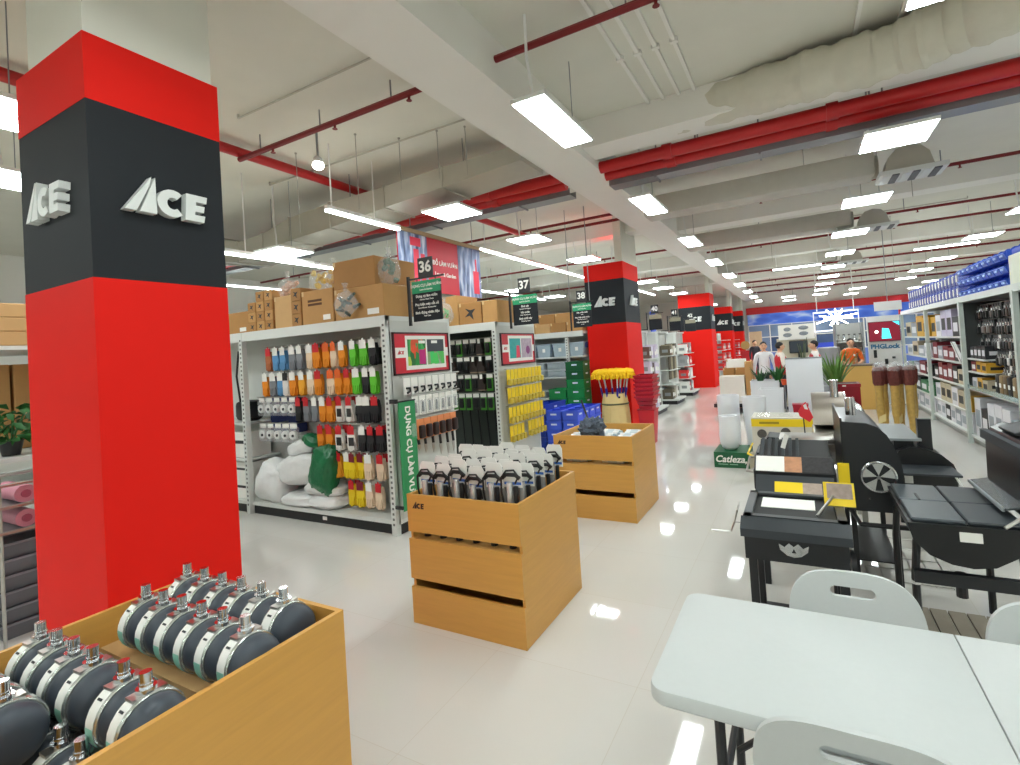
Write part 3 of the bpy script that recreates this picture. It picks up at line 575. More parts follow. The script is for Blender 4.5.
def poster(root_lab, x, y0, y1, z0, z1, kind, mark=True):
    r = T('framed_poster', root_lab, 'poster', (x, (y0 + y1) / 2, z0), group='framed endcap posters')
    P(r, 'frame', MB().box(x, y0, z0, x + .02, y1, z0 + .015).box(x, y0, z1 - .015, x + .02, y1, z1).box(x, y0, z0, x + .02, y0 + .018, z1).box(x, y1 - .018, z0, x + .02, y1, z1), mat('3b1018', .4))
    P(r, 'red_sheet', MB().box(x, y0 + .01, z0 + .01, x + .012, y1 - .01, z1 - .01), mat('d02536', .4))
    w = y1 - y0; h = z1 - z0; ya = y0 + w * .2; yb = y1 - w * .07
    P(r, 'white_mount', MB().box(x + .012, ya, z0 + h * .1, x + .014, yb, z1 - h * .08), PAPER)
    ym = (ya + yb) / 2
    if kind == 0:
        P(r, 'photo', MB().box(x + .014, ya + .03, z0 + h * .2, x + .015, ym - .012, z1 - h * .17), PM1)
        P(r, 'tool_picture', MB().box(x + .015, ya + .2, z0 + h * .22, x + .0158, ya + .3, z1 - h * .42), mat('c4207e', .4)); P(r, 'flower_picture', MB().cyl((x + .015, ya + .12, z1 - h * .4), (x + .0158, ya + .12, z1 - h * .4), .045, n=12), mat('e8542a', .4))
        P(r, 'photo', MB().box(x + .014, ym + .012, z0 + h * .2, x + .015, yb - .03, z1 - h * .48), PM2); P(r, 'dark_caption', MB().box(x + .014, ym + .012, z1 - h * .48, x + .015, yb - .03, z1 - h * .17), mat('3b4048', .4))
        P(r, 'tool_picture', MB().prism([(ym + .08, z0 + h * .22), (ym + .2, z0 + h * .22), (ym + .17, z0 + h * .5), (ym + .1, z0 + h * .46)], 'x', x + .015, x + .0158), mat('49d060', .4))
        for yy in (ya + .2, ym + .08): P(r, 'caption_block', MB().box(x + .015, yy, z1 - h * .27, x + .016, yy + .1, z1 - h * .2), PAPER)
    else:
        P(r, 'photo', MB().box(x + .014, ya + .03, z0 + h * .2, x + .015, ym - .012, z1 - h * .17), mat('2fa7a4', .4, var=.3, scale=18)); P(r, 'tool_picture', MB().prism([(ya + .2, z0 + h * .2), (ya + .32, z0 + h * .22), (ya + .3, z0 + h * .6), (ya + .22, z0 + h * .6)], 'x', x + .015, x + .0158), mat('e23a56', .4))
        P(r, 'photo', MB().box(x + .014, ym + .012, z0 + h * .2, x + .015, yb - .03, z1 - h * .17), mat('b9a8b6', .4, var=.4, scale=22)); P(r, 'tool_picture', MB().cyl((x + .015, ym + .2, z0 + h * .45), (x + .0158, ym + .2, z0 + h * .45), .06, n=14), mat('8d3f7d', .4))
    tab = P(r, 'white_tab', MB().box(x + .012, y0 + .03, z0 + h * .4, x + .0145, ya, z0 + h * .64), PAPER)
    for m in ace(.034, .001): P(tab, 'letter', face_x(m, x + .015, (y0 + .03 + ya) / 2, z0 + h * .52), mat('c8202c', .5))
    P(r, 'right_tab', MB().box(x + .0125, yb, z0 + h * .4, x + .015, y1 - .02, z0 + h * .62), PAPER)
poster('framed red poster of garden tools on the endcap under sign thirty-six', -3.45, 3.68, 4.56, 1.52, 1.94, 0)
poster('framed red poster of teal and pink tools under sign thirty-seven', -3.45, 5.69, 6.64, 1.515, 1.945, 1)
# endcap packs: rows under the first poster
def hook_pack(kind):
    def f():
        if kind == 0: return [('card', MB().box(-.003, -.045, -.16, .003, .045, 0), PAPER), ('hook_tool', MB().tube([(.012, -.02, -.1), (.014, .025, -.1), (.014, .03, -.13), (.014, -.01, -.145)], .011, n=7), DARK)]
        if kind == 1: return [('card', MB().box(-.003, -.045, -.19, .003, .045, 0), PAPER), ('blister', MB().rbox(.003, -.038, -.18, .028, .038, -.04, .012), CLEAR), ('nozzle', MB().cyl((.012, 0, -.16), (.012, 0, -.06), .014, .008, n=8), GREYM)]
        return [('card', MB().box(-.003, -.05, -.2, .003, .05, 0), mat('e9905a', .5)), ('nozzle', MB().rbox(.003, -.035, -.19, .045, .035, -.06, .014), mat('2b1d1c', .4))]
    return f
NM = {0: 'white card pack with black hook', 1: 'clear blister pack with grey nozzle', 2: 'orange card pack with dark nozzle'}
for z, kind, y0, n in ((1.50, 0, 3.76, 8), (1.31, 1, 3.86, 7), (1.08, 2, 3.92, 6), (1.10, 1, 3.80, 1)):
    for k in range(n):
        inst(('hook', kind), hook_pack(kind), 'hook_pack', '%s, %s from the left on the first endcap%s' % (NM[kind], ORD[k], '' if n > 1 else ', lowest'), 'pack', (-3.36, y0 + k * .108, z - .01), 0, None, 'packs on the first endcap')
    P(G1, 'hang_rail', MB().cyl((-3.365, y0 - .06, z), (-3.365, y0 + n * .108, z), .006, n=6).cyl((-3.365, y0, z), (-3.45, y0, z), .005, n=6).cyl((-3.365, y0 + (n - 1) * .108, z), (-3.45, y0 + (n - 1) * .108, z), .005, n=6), STEEL)
for k, (y, z, L) in enumerate(((4.0, .9, .18), (4.12, .9, .2), (4.24, .88, .22), (4.36, .88, .24), (4.46, .88, .24), (3.9, .88, .12))):
    r = T('garden_hand_tool', 'dark garden hand tool hanging low on the first endcap, %s' % ORD[k], 'tool', (-3.38, y, z), group='hand tools on the first endcap')
    P(r, 'handle', MB().cyl((-3.38, y, z), (-3.37, y, z - L * .5), .014, n=8), BLACK); P(r, 'blade', MB().prism([(y - .02, z - L * .5), (y + .02, z - L * .5), (y + .025, z - L * .8), (y, z - L)], 'x', -3.378, -3.372), STEEL)
P(G1, 'hang_rail', MB().cyl((-3.38, 3.85, .9), (-3.38, 4.5, .9), .006, n=6).cyl((-3.38, 3.9, .9), (-3.45, 3.9, .9), .005, n=6), STEEL)
# green vertical banner
r = T('green_banner', 'narrow green banner with white vertical lettering on the first endcap corner', 'sign', (-3.34, 3.72, .3))
P(r, 'panel', MB().box(-3.345, 3.6, .25, -3.335, 3.83, 1.27), mat('2c8f57', .5))
P(r, 'bracket', MB().box(-3.43, 3.58, 1.26, -3.34, 3.6, 1.3).box(-3.345, 3.58, 1.265, -3.335, 3.84, 1.28), DARK); P(r, 'bracket', MB().box(-3.43, 3.58, .27, -3.34, 3.6, .3), DARK)
tm = text_mb('DỤNG CỤ LÀM VƯỜN', .095, .001, .003, 'LEFT'); tm.rot('Z', -PI / 2); P(r, 'lettering', face_x(tm, -3.333, 3.715, 1.225), PAPER)
# yellow packs on the second endcap: four rows
def ypack():
    return [('card', MB().box(-.003, -.042, -.13, .003, .042, 0), YEL), ('clear_tray', MB().rbox(.003, -.04, -.205, .05, .04, -.13, .012), mat('d9c04a', .3, alpha=.75)), ('knob', MB().cyl((.02, 0, -.19), (.04, 0, -.19), .022, n=10), mat('d8c63c', .4), 1), ('back_card', MB().box(-.004, -.042, -.2, -.003, .042, -.13), YEL)]
for ri, z in enumerate((1.465, 1.225, .97, .73)):
    for k in range(10):
        if ri == 3 and k == 4: continue
        inst('ypack', ypack, 'yellow_pack', 'yellow carded hose fitting, %s from the left in the %s endcap row' % (ORD[k], ORD[ri]), 'pack', (-3.36, 5.70 + k * .1, z - .006), random.uniform(-.05, .05), None, 'yellow packs on the second endcap')
    P(G2, 'hang_rail', MB().cyl((-3.365, 5.66, z), (-3.365, 6.66, z), .006, n=6).cyl((-3.365, 5.75, z), (-3.45, 5.75, z), .005, n=6).cyl((-3.365, 6.55, z), (-3.45, 6.55, z), .005, n=6), STEEL)
# second gondola front: dark shoes and green packs
def shoe():
    return [('shoe', MB().prism([(-.05, -.2), (.05, -.2), (.055, -.15), (.03, -.12), (.025, -.05), (-.045, -.04), (-.055, -.12)], 'y', -.03, .03), mat('2f2420', .6)), ('sole', MB().box(-.052, -.032, -.215, .053, .032, -.2), mat('8c7a66', .7)), ('tag', MB().box(-.02, -.034, -.06, .02, -.031, 0), PAPER)]
def gpack(c):
    def f(): return [('card', MB().box(-.045, -.003, -.22, .045, .003, 0), c), ('tool_head', MB().rbox(-.03, -.03, -.19, .03, -.003, -.06, .01), BLACK), ('header', MB().box(-.045, -.0045, -.05, .045, -.003, 0), PAPER)]
    return f
pk = ['shoe', 'k', 'g', 'k']
for ri, z in enumerate((1.9, 1.66, 1.42, 1.16)):
    for k in range(9):
        x = -4.5 + k * .118; t = [('k', 'g', 'k', 'g', 'k', 'k', 'shoe', 'g', 'k'), ('k', 'k', 'shoe', 'k', 'k', 'shoe', 'shoe', 'k', 'k'), ('shoe', 'shoe', 'shoe', 'k', 'g', 'k', 'shoe', 'g', 'g'), ('g', 'k', 'g', 'g', 'g', 'k', 'g', 'g', 'g')][ri][k]
        bl = {'shoe': shoe, 'k': gpack(mat('2a2d2c', .5)), 'g': gpack(mat('4f9c3a', .5))}[t]
        inst(('g2', t), bl, 'garden_pack', '%s, %s along in the %s row of the second gondola' % ({'shoe': 'dark brown clog with tag', 'k': 'black carded garden tool', 'g': 'green carded garden tool'}[t], ORD[k], ORD[ri]), 'pack', (x, 5.74, z - .008), random.uniform(-.1, .1), 1.02, 'packs on the second gondola')
    rail(G2, -4.6, -3.5, 5.742, z, 6.1)
P(G2, 'dark_back_sheet', MB().box(-5.6, 6.10, .14, -3.5, 6.119, 2.04), mat('3b423d', .7))
for k in range(5):
    r = T('hose_sprayer', 'long black wand sprayer leaning low on the second gondola, %s' % ORD[k], 'tool', (-4.2 + .14 * k, 5.8, .142), group='wand sprayers')
    P(r, 'wand', MB().cyl((-4.2 + .14 * k, 5.85, .142), (-4.35 + .14 * k, 6.0, .9), .012, n=8), BLACK); P(r, 'grip', MB().cyl((-4.35 + .14 * k, 6.0, .86), (-4.38 + .14 * k, 6.02, 1.0), .02, n=8), mat('3a3d3f', .5))
# ------------------------------------------------------------------ storage boxes on the third run
def sbox(kind):
    def f():
        if kind == 0: return [('tub', MB().prism([(-.15, .24), (.15, .24), (.125, 0), (-.125, 0)], 'y', -.14, .14), mat('b9cbd8', .25, alpha=.8)), ('lid', MB().rbox(-.16, -.15, .24, .16, .15, .265, .008), mat('b4c2cf', .3)), ('clip', MB().box(.145, -.05, .15, .175, .05, .26), mat('23357e', .4), 1), ('label', MB().box(-.03, -.1415, .1, .03, -.138, .17), PAPER)]
        return [('tub', MB().rbox(-.27, -.15, 0, .27, .15, .12, .03), mat('a9b4bb', .3, alpha=.9)), ('lid', MB().rbox(-.28, -.16, .12, .28, .16, .145, .01), mat('c3cacf', .35))]
    return f
for k in range(6): inst('sbox0', sbox(0), 'storage_box', 'clear grey storage tub with navy clip, %s from the left on the upper shelf' % ORD[k], 'storage box', (-5.5 + k * .35, 9.13, 1.551), 0, None, 'storage tubs on the third run')
for z, n_ in ((1.161, 4), (.751, 4)):
    for k in range(n_ - 1):
        inst('sbox1', sbox(1), 'storage_box', 'low grey storage tub, %s from the left on the %s shelf' % (ORD[k], 'middle' if z > 1 else 'lower'), 'storage box', (-5.3 + k * .59, 9.1, z), 0, None, 'storage tubs on the third run')
        if z > 1: inst('sbox1', sbox(1), 'storage_box', 'low grey storage tub stacked above the %s one on the middle shelf' % ORD[k], 'storage box', (-5.3 + k * .59, 9.1, z + .146), 0, None, 'storage tubs on the third run')
# crates
def crate(mt, w, d, h):
    def f():
        t = .012; m = MB()
        m.box(-w, -d, 0, w, d, t); 
        for s in (-1, 1):
            m.box(s * w, -d, 0, s * (w - t), d, h); m.box(-w, s * d, 0, w, s * (d - t), h)
        rim = MB()
        for s in (-1, 1): rim.box(s * (w + .008), -d - .008, h - .02, s * (w - t), d + .008, h); rim.box(-w - .008, s * (d + .008), h - .02, w + .008, s * (d - t), h)
        grip = MB().box(-.05, -d - .003, h * .55, .05, -d + .002, h * .72).box(w - .002, -.05, h * .55, w + .003, .05, h * .72)
        return [('crate_body', m, mt), ('rim', rim, mt), ('hand_grip', grip, mat('dfe6ff', .5), 0)]
    return f
CB = mat('4668ee', .4); CG = mat('128a48', .45); CGD = mat('0c5a30', .45)
for i in range(2):
    for j in range(4):
        for k in range(5):
            inst('crate_b', crate(CB, .125, .115, .15), 'blue_crate', 'small blue crate, %s level of the stack, %s column, %s deep' % (ORD[k], ('left', 'right')[i], ORD[j]), 'crate', (-3.35 + i * .27, 7.07 + j * .25, k * .152), 0, None, 'blue crates')
for k in range(5): inst('crate_b2', crate(mat('2344b8', .4), .16, .4, .165), 'blue_crate', 'long blue crate left of the small blue stack, %s level' % ORD[k], 'crate', (-3.70, 7.45, k * .167), 0, None, 'blue crates')
for (x, y, n_, nm) in ((-3.93, 8.55, 6, 'left'), (-3.57, 8.55, 7, 'right')):
    for k in range(n_): inst('crate_g', crate(CG if k % 2 == 0 else CG, .17, .16, .16), 'green_crate', 'green crate in the %s green stack, %s level' % (nm, ORD[k]), 'crate', (x, y, k * .162), 0, None, 'green crates')
for k in range(2): inst('crate_g2', crate(CGD, .17, .16, .16), 'green_crate', 'dark green crate on top of the right green stack, %s extra level' % ORD[k], 'crate', (-3.57, 8.55, (7 + k) * .162), 0, None, 'green crates')
# ------------------------------------------------------------------ barrel of yellow dusters and the red baskets before the second column
r = T('barrel_display', 'pale wooden barrel display with two dark hoops', 'barrel', (-2.92, 8.6, 0))
prof = [(.2, 0), (.232, .1), (.25, .3), (.25, .45), (.232, .68), (.2, .86)]
for k in range(12):
    a0, a1 = 2 * PI * k / 12 + .006, 2 * PI * (k + 1) / 12 - .006; m = MB(); vs = []
    for rr, z in prof:
        for a in (a0, (a0 + a1) / 2, a1): vs.append((-2.92 + rr * math.cos(a), 8.6 + rr * math.sin(a), z))
        for a in (a1, (a0 + a1) / 2, a0): vs.append((-2.92 + (rr - .02) * math.cos(a), 8.6 + (rr - .02) * math.sin(a), z))
    fs = []
    for i in range(len(prof) - 1):
        for j in range(6): fs.append((i * 6 + j, i * 6 + (j + 1) % 6, (i + 1) * 6 + (j + 1) % 6, (i + 1) * 6 + j))
    fs += [(5, 4, 3, 2, 1, 0), tuple(range((len(prof) - 1) * 6, len(prof) * 6))]
    P(r, 'stave', m.add(vs, fs), mat('edd08e', .6, var=.06, kind='wood'))
for z, rr in ((.2, .246), (.68, .2395)): P(r, 'hoop', MB().lathe([(rr, -.012), (rr + .006, 0), (rr - .003, .014)], 24, (-2.92, 8.6, z), cap=False), mat('5c5a3a', .6))
P(r, 'round_mark', MB().cyl((-2.79, 8.45, .8), (-2.785, 8.43, .8), .02, n=10), DARK)
for m_ in ace(.05, .004): pass
def duster():
    m = MB().ell((0, 0, .79), (.095, .095, .065), 14, 8)
    for i, p in enumerate(m.v):
        q = Vector(p); m.v[i] = tuple(q + (q - Vector((0, 0, .78))) * .5 * abs(mnoise.noise(q * 40)))
    for k in range(10):
        a = 2 * PI * k / 10; m.tube([(.06 * math.cos(a), .06 * math.sin(a), .8), (.11 * math.cos(a), .11 * math.sin(a), .765), (.115 * math.cos(a), .115 * math.sin(a), .71)], .022, n=6)
    return [('handle', MB().cyl((0, 0, .2), (0, 0, .75), .011, n=8), mat('ece8e2', .4)), ('fluff', m, mat('f8c516', .9)), ('grip', MB().cyl((0, 0, .34), (0, 0, .53), .018, n=8), mat('3530a0', .4))]
for k in range(14):
    a = 2 * PI * k / 14 + .3; q = .06 + .07 * (k % 2)
    inst('duster', duster, 'yellow_duster', 'yellow fluffy duster standing in the barrel, %s around its rim' % ORD[k], 'duster', (-2.92 + q * math.cos(a), 8.6 + q * math.sin(a), .44), 0, None, 'yellow dusters', tilt=(-.16 * math.sin(a), .2 * math.cos(a)))
def basket():
    m = MB(); t = .006
    def side(p): m.add(p, [(0, 1, 2, 3)])
    a, b = (.105, .13), (.16, .19)
    m.box(-a[0], -a[1], 0, a[0], a[1], t)
    for s in (-1, 1):
        for k in range(3):
            z0, z1 = .01 + k * .07, .06 + k * .07
            def L(z, i): return a[i] + (b[i] - a[i]) * z / .22
            m.add([(s * L(z0, 0), -L(z0, 1), z0), (s * L(z0, 0), L(z0, 1), z0), (s * L(z1, 0), L(z1, 1), z1), (s * L(z1, 0), -L(z1, 1), z1)], [(0, 1, 2, 3)])
            m.add([(-L(z0, 0), s * L(z0, 1), z0), (L(z0, 0), s * L(z0, 1), z0), (L(z1, 0), s * L(z1, 1), z1), (-L(z1, 0), s * L(z1, 1), z1)], [(0, 1, 2, 3)])
    rim = MB()
    for s in (-1, 1): rim.box(s * .15, -.2, .2, s * .17, .2, .23); rim.box(-.17, s * .18, .2, .17, s * .2, .23)
    return [('basket_wall', m, mat('b3142a', .35)), ('rim', rim, mat('c41c30', .35)), ('handle', MB().tube([(-.15, 0, .22), (-.13, .1, .235), (.13, .1, .235), (.15, 0, .22)], .008), mat('7a0f1e', .4))]
r = T('basket_stand', 'red tapered stand carrying the stacked shopping baskets', 'stand', (-2.36, 8.65, 0))
P(r, 'stand_body', MB().add([(-2.46, 8.55, 0), (-2.26, 8.55, 0), (-2.26, 8.75, 0), (-2.46, 8.75, 0), (-2.50, 8.5, .56), (-2.22, 8.5, .56), (-2.22, 8.8, .56), (-2.50, 8.8, .56)], [(3, 2, 1, 0), (4, 5, 6, 7), (0, 1, 5, 4), (1, 2, 6, 5), (2, 3, 7, 6), (3, 0, 4, 7)]), mat('cf2029', .4)); P(r, 'stand_rim', MB().box(-2.51, 8.49, .56, -2.21, 8.81, .58), mat('b01622', .4))
for k in range(6): inst('basket', basket, 'shopping_basket', 'dark red shopping basket, %s from the bottom of the stack by the column' % ORD[k], 'basket', (-2.36, 8.65, .582 + k * .07), 0, None, 'red shopping baskets')
# ------------------------------------------------------------------ hanging aisle signs and the big hanging poster
def aisle_sign(lab, x0, x1, y, z0, z1, num, lines, head=True, zp=2.0):
    """two-sided board on a bracket arm, facing the camera side (-Y)"""
    xc = (x0 + x1) / 2; w = x1 - x0; h = z1 - z0
    r = T('aisle_sign', lab, 'sign', (x0 - .05, y, zp), group='aisle number signs')
    P(r, 'pole', MB().box(x0 - .06, y - .012, zp, x0 - .036, y + .012, z1 + .06), BLACK)
    P(r, 'arm', MB().box(x0 - .06, y - .008, z1 + .02, x1 + .04, y + .008, z1 + .036), BLACK)
    P(r, 'hook', MB().box(x0 + .06, y - .004, z1, x0 + .068, y + .004, z1 + .022), BLACK); P(r, 'hook', MB().box(x1 - .068, y - .004, z1, x1 - .06, y + .004, z1 + .022), BLACK)
    np_ = P(r, 'number_plate', MB().box(xc - .088, y - .008, z1 + .036, xc + .088, y + .008, z1 + .225), DARK)
    P(np_, 'number', face_y(text_mb(num, .15, .001, .004), xc, y - .0092, z1 + .13), PAPER)
    lb_ = P(r, 'list_board', MB().box(x0, y - .007, z0, x1, y + .007, z1), BAND)
    if head:
        P(r, 'green_header', MB().box(x0, y - .0085, z1 - h * .3, x1, y - .007, z1), mat('1f9a68', .5))
        P(r, 'lettering', face_y(text_mb('DỤNG CỤ LÀM VƯỜN', w * .105, .0006, .0008), xc, y - .0092, z1 - h * .12), PAPER)
        P(r, 'lettering', face_y(text_mb('Lawn & Garden', w * .07, .0006, .0004), xc, y - .0092, z1 - h * .22), PAPER)
    for k, (a, b) in enumerate(lines):
        z = z1 - h * (.38 + .205 * k)
        P(lb_, 'lettering', face_y(text_mb(a, w * .098, .0006, .0008), xc, y - .0078, z), PAPER); P(lb_, 'lettering', face_y(text_mb(b, w * .06, .0006, .0003), xc, y - .0078, z - h * .085), PAPER)
    return r
aisle_sign('hanging aisle sign with number thirty-six over the first endcap', -3.34, -2.985, 3.9, 2.035, 2.43, '36', [('Dụng cụ làm vườn', 'Garden Hand Tools'), ('Phụ kiện máy cắt cỏ', 'Lawn Mower Accessories'), ('Bình đựng nhiên liệu', 'Fuel Cans')])
aisle_sign('hanging aisle sign with number thirty-seven over the second endcap', -3.335, -2.97, 5.9, 2.035, 2.43, '37', [('Bình xịt', 'Sprayers & Foggers'), ('Vòi nước', 'Hose Accessories'), ('Bình tưới cây', 'Watering Cans')])
s38 = aisle_sign('hanging aisle sign with number thirty-eight before the second column', -3.44, -3.1, 8.2, 2.05, 2.46, '38', [('Dây nước tưới', 'Hose'), ('Phụ kiện tưới nước', 'Watering Accessories'), ('Hộp & thùng đồ', 'Storage')])
P(s38, 'drop_rod', MB().cyl((-3.12, 8.2, 2.49), (-3.12, 8.2, SLAB), .008, n=6).cyl((-3.488, 8.2, 2.49), (-3.488, 8.2, SLAB), .006, n=6), GREYM)
def poster_mat():
    m = bpy.data.materials.new('mat_tool_photo'); m.use_nodes = True; nt = m.node_tree; b = nt.nodes['Principled BSDF']; L = nt.links
    tc = nt.nodes.new('ShaderNodeTexCoord'); mp = nt.nodes.new('ShaderNodeMapping'); mp.inputs['Scale'].default_value = (1, 9, 1.6); no = nt.nodes.new('ShaderNodeTexNoise'); no.inputs['Scale'].default_value = 1.6; no.inputs['Detail'].default_value = 5
    L.new(tc.outputs['Object'], mp.inputs[0]); L.new(mp.outputs[0], no.inputs['Vector']); r = nt.nodes.new('ShaderNodeValToRGB'); e = r.color_ramp.elements; e[0].position = .3; e[1].position = .72
    e[0].color = (*lin('2c3550'), 1); e[1].color = (*lin('e6ebf2'), 1); k = e.new(.5); k.color = (*lin('7c8db5'), 1); L.new(no.outputs['Fac'], r.inputs[0]); L.new(r.outputs[0], b.inputs['Base Color']); return m
r = T('hanging_poster', 'large hanging red poster with blue tool photos above sign thirty-six', 'poster', (-4.55, 6.1, 2.75))
PX = -4.6
P(r, 'header_board', MB().box(PX - .05, 5.05, 3.41, PX + .05, 7.15, 3.46), mat('b9a27f', .6))
P(r, 'red_panel', MB().box(PX - .01, 5.12, 2.62, PX + .01, 7.08, 3.41), mat('c42a3c', .55))
PMAT = poster_mat()
P(r, 'tool_photo', MB().box(PX + .01, 5.12, 2.62, PX + .014, 5.72, 3.41), PMAT); P(r, 'tool_photo', MB().box(PX + .01, 6.46, 2.62, PX + .014, 7.08, 3.41), PMAT)
for (ya, yb, za, zb) in ((5.42, 5.53, 2.62, 3.2), (5.57, 5.66, 2.62, 3.15), (5.36, 5.58, 3.24, 3.36), (6.86, 7.02, 2.68, 3.05), (6.93, 6.97, 3.05, 3.25)): P(r, 'red_tool_print', MB().box(PX + .014, ya, za, PX + .0155, yb, zb), mat('d9324a', .5))
P(r, 'lettering', face_x(text_mb('ĐỒ LÀM VƯỜN', .088, .001, .002), PX + .0125, 6.13, 3.06), PAPER); P(r, 'lettering', face_x(text_mb('Lawn & Garden', .08, .001, .0012), PX + .0125, 6.13, 2.9), PAPER)
for y in (5.4, 6.9): P(r, 'suspension_wire', MB().cyl((PX, y, 3.46), (PX, y, SLAB), .006, n=6), GREYM)
# ------------------------------------------------------------------ farther endcaps between the second and third column
def far_endcap(k, y, num, blue, wn):
    r = T('endcap_shelf', 'white endcap shelf with %s, under sign %s' % (('brown and lilac boxes', 'hanging cloths', 'white and red boxes')[k], wn), 'shelving', (-3.2, y, 0), group='far endcap shelves')
    P(r, 'back_panel', MB().box(-3.55, y, .1, -3.5, y + 1.0, 2.0), PEG); P(r, 'post', MB().box(-3.52, y - .03, 0, -3.45, y + .03, 2.05), SHELFW); P(r, 'post', MB().box(-3.52, y + .97, 0, -3.45, y + 1.03, 2.05), SHELFW)
    P(r, 'plinth', MB().box(-3.5, y, 0, -3.05, y + 1.0, .1), BLACK); P(r, 'base_shelf', MB().box(-3.52, y - .01, .1, -3.0, y + 1.01, .14), SHELFW); P(r, 'side_wall', MB().box(-9, y + .02, .0, -3.55, y + .98, 2.0), PEG)
    for z in (.55, .95, 1.35): P(r, 'shelf', MB().box(-3.5, y, z - .02, -3.1, y + 1.0, z), SHELFW)
    P(r, 'top_shelf', MB().box(-9, y, 2.0, -3.4, y + 1.0, 2.04), SHELFW)
    cols = [(mat('5f4a40', .5), mat('dcd3e6', .5), mat('cfc6d8', .5)), (mat('5d5443', .7), mat('a79d84', .7), mat('e3ded6', .5)), (mat('e9e7e4', .5), mat('d7322f', .5), mat('9a9a9c', .5))][k % 3]
    for si, z in enumerate((.142, .552, .952, 1.352)):
        for j in range(4):
            hh = (.3, .26, .33, .28)[(j + si) % 4]
            if k % 3 == 1 and si in (1, 2):
                if si == 2: inst(('towel', j % 2), (lambda c: (lambda: [('cloth', MB().box(-.02, -.09, -.62, .02, .09, 0), c), ('hanger_clip', MB().box(-.01, -.07, 0, .01, .07, .025), DARK)]))(cols[j % 2]), 'hanging_cloth', 'hanging cloth under sign %s, %s from the near side' % (wn, ORD[j]), 'cloth', (-3.22, y + .14 + j * .24, 1.325 - .02), 0, None, 'hanging cloths')
                continue
            inst(('fb', k % 3, j % 3, hh), (lambda c, hh: (lambda: [('carton', MB().box(-.14, -.1, 0, .14, .1, hh), c), ('print_panel', MB().box(.14, -.07, hh * .25, .1415, .07, hh * .6), PAPER), ('side_print', MB().box(-.08, -.1015, hh * .3, .08, -.1, hh * .6), GREYM)]))(cols[(j + si) % 3], hh), 'product_box',
                 'boxed product under sign %s, %s along on the %s shelf' % (wn, ORD[j], ORD[si]), 'box', (-3.3 - .02 * (j % 2), y + .13 + j * .245, z), 0, None, 'boxes on the far endcaps')
    s = aisle_sign('hanging aisle sign with number %s above a far endcap' % wn, -3.16, -2.85, y + .2, 2.03, 2.40, num, [], head=False, zp=2.035)
    P(s, 'tan_header', MB().box(-3.16, y + .19, 2.29, -2.85, y + .193, 2.40), mat('8d8772', .5))
    P(s, 'shelf_foot', MB().box(-3.42, y + .19, 2.041, -3.2, y + .21, 2.06), BLACK)
    if blue: S('blue_promo_board', 'bright blue promotion board beside sign %s' % wn, 'sign', MB().box(-3.62, y - .1, 2.045, -3.58, y + .35, 2.6).box(-3.579, y, 2.2, -3.575, y + .1, 2.5), mat('2b55d8', .45))
far_endcap(0, 12.0, '40', True, 'forty'); far_endcap(1, 14.2, '41', True, 'forty-one'); far_endcap(2, 16.5, '42', False, 'forty-two')
for k, (y, nm) in enumerate(((21.4, 'forty-three'), (23.0, 'forty-four'), (27.0, 'forty-five'))):
    r = T('endcap_shelf', 'white endcap with pale goods behind the third column, %s in depth' % ORD[k], 'shelving', (-2.9, y, 0), group='distant endcap shelves')
    P(r, 'back_panel', MB().box(-3.1, y, 0, -3.05, y + .9, 2.0), PEG); P(r, 'plinth', MB().box(-3.05, y, 0, -2.6, y + .9, .1), BLACK)
    for z in (.5, .9, 1.3, 1.7): P(r, 'shelf', MB().box(-3.05, y, z - .02, -2.65, y + .9, z), SHELFW)
    for si, z in enumerate((.501, .901, 1.301)):
        for j in range(3): inst(('fb', 2, j % 3, .26), (lambda c: (lambda: [('carton', MB().box(-.14, -.1, 0, .14, .1, .26), c), ('print_panel', MB().box(.14, -.07, .07, .1415, .07, .15), PAPER)]))((mat('e9e7e4', .5), mat('d7322f', .5), mat('9a9a9c', .5))[j]), 'product_box', 'small boxed product on the distant endcap %s, shelf %s, place %s' % (nm, ORD[si], ORD[j]), 'box', (-2.82, y + .16 + j * .28, z), 0, None, 'boxes on the distant endcaps')
# ------------------------------------------------------------------ far left strip beside the nearest column
r = T('display_rack', 'dark display rack with cardboard top seen left of the nearest column', 'shelving', (-5.6, 1.7, 0))
for x in (-6.2, -5.1):
    for y in (1.35, 2.3): P(r, 'post', MB().box(x - .02, y - .02, 0, x + .02, y + .02, 2.1), GREYM)
for z in (.1, .9, 1.13, 1.95): P(r, 'shelf', MB().box(-6.22, 1.33, z - .03, -5.08, 2.32, z), SHELFW)
for k in range(3): carton('light brown carton on top of the rack left of the nearest column, %s layer' % ORD[k], -6.1, -5.1, 1.4, 2.2, 1.952 + k * .105, .104, CARD3, None, 'cartons left of the column')
for k in range(3): carton('flat tan carton hanging low under the rack top, %s' % ('front', 'middle', 'rear')[k], -6.0, -5.72, 1.36 + .3 * k, 1.64 + .3 * k, 1.132, .7, CARD, None, 'cartons left of the column')
rnd = random.Random(4)
def foliage(n, rad, h, L, mt_w):
    m = MB()
    for k in range(n):
        a = rnd.uniform(0, 2 * PI); q = rad * math.sqrt(rnd.random()); z = rnd.uniform(.12, h); c = Vector((q * math.cos(a), q * math.sin(a), z)); d = Vector((math.cos(a + rnd.uniform(-1, 1)), math.sin(a + rnd.uniform(-1, 1)), rnd.uniform(-.5, .6))).normalized(); s = d.orthogonal().normalized()
        l = L * rnd.uniform(.7, 1.2); m.add([c, c + d * l * .5 + s * mt_w, c + d * l + Vector((0, 0, -.2 * l)), c + d * l * .5 - s * mt_w, c + d * l * .5 + Vector((0, 0, .012))], [(0, 1, 4), (1, 2, 4), (2, 3, 4), (3, 0, 4)])
    return m
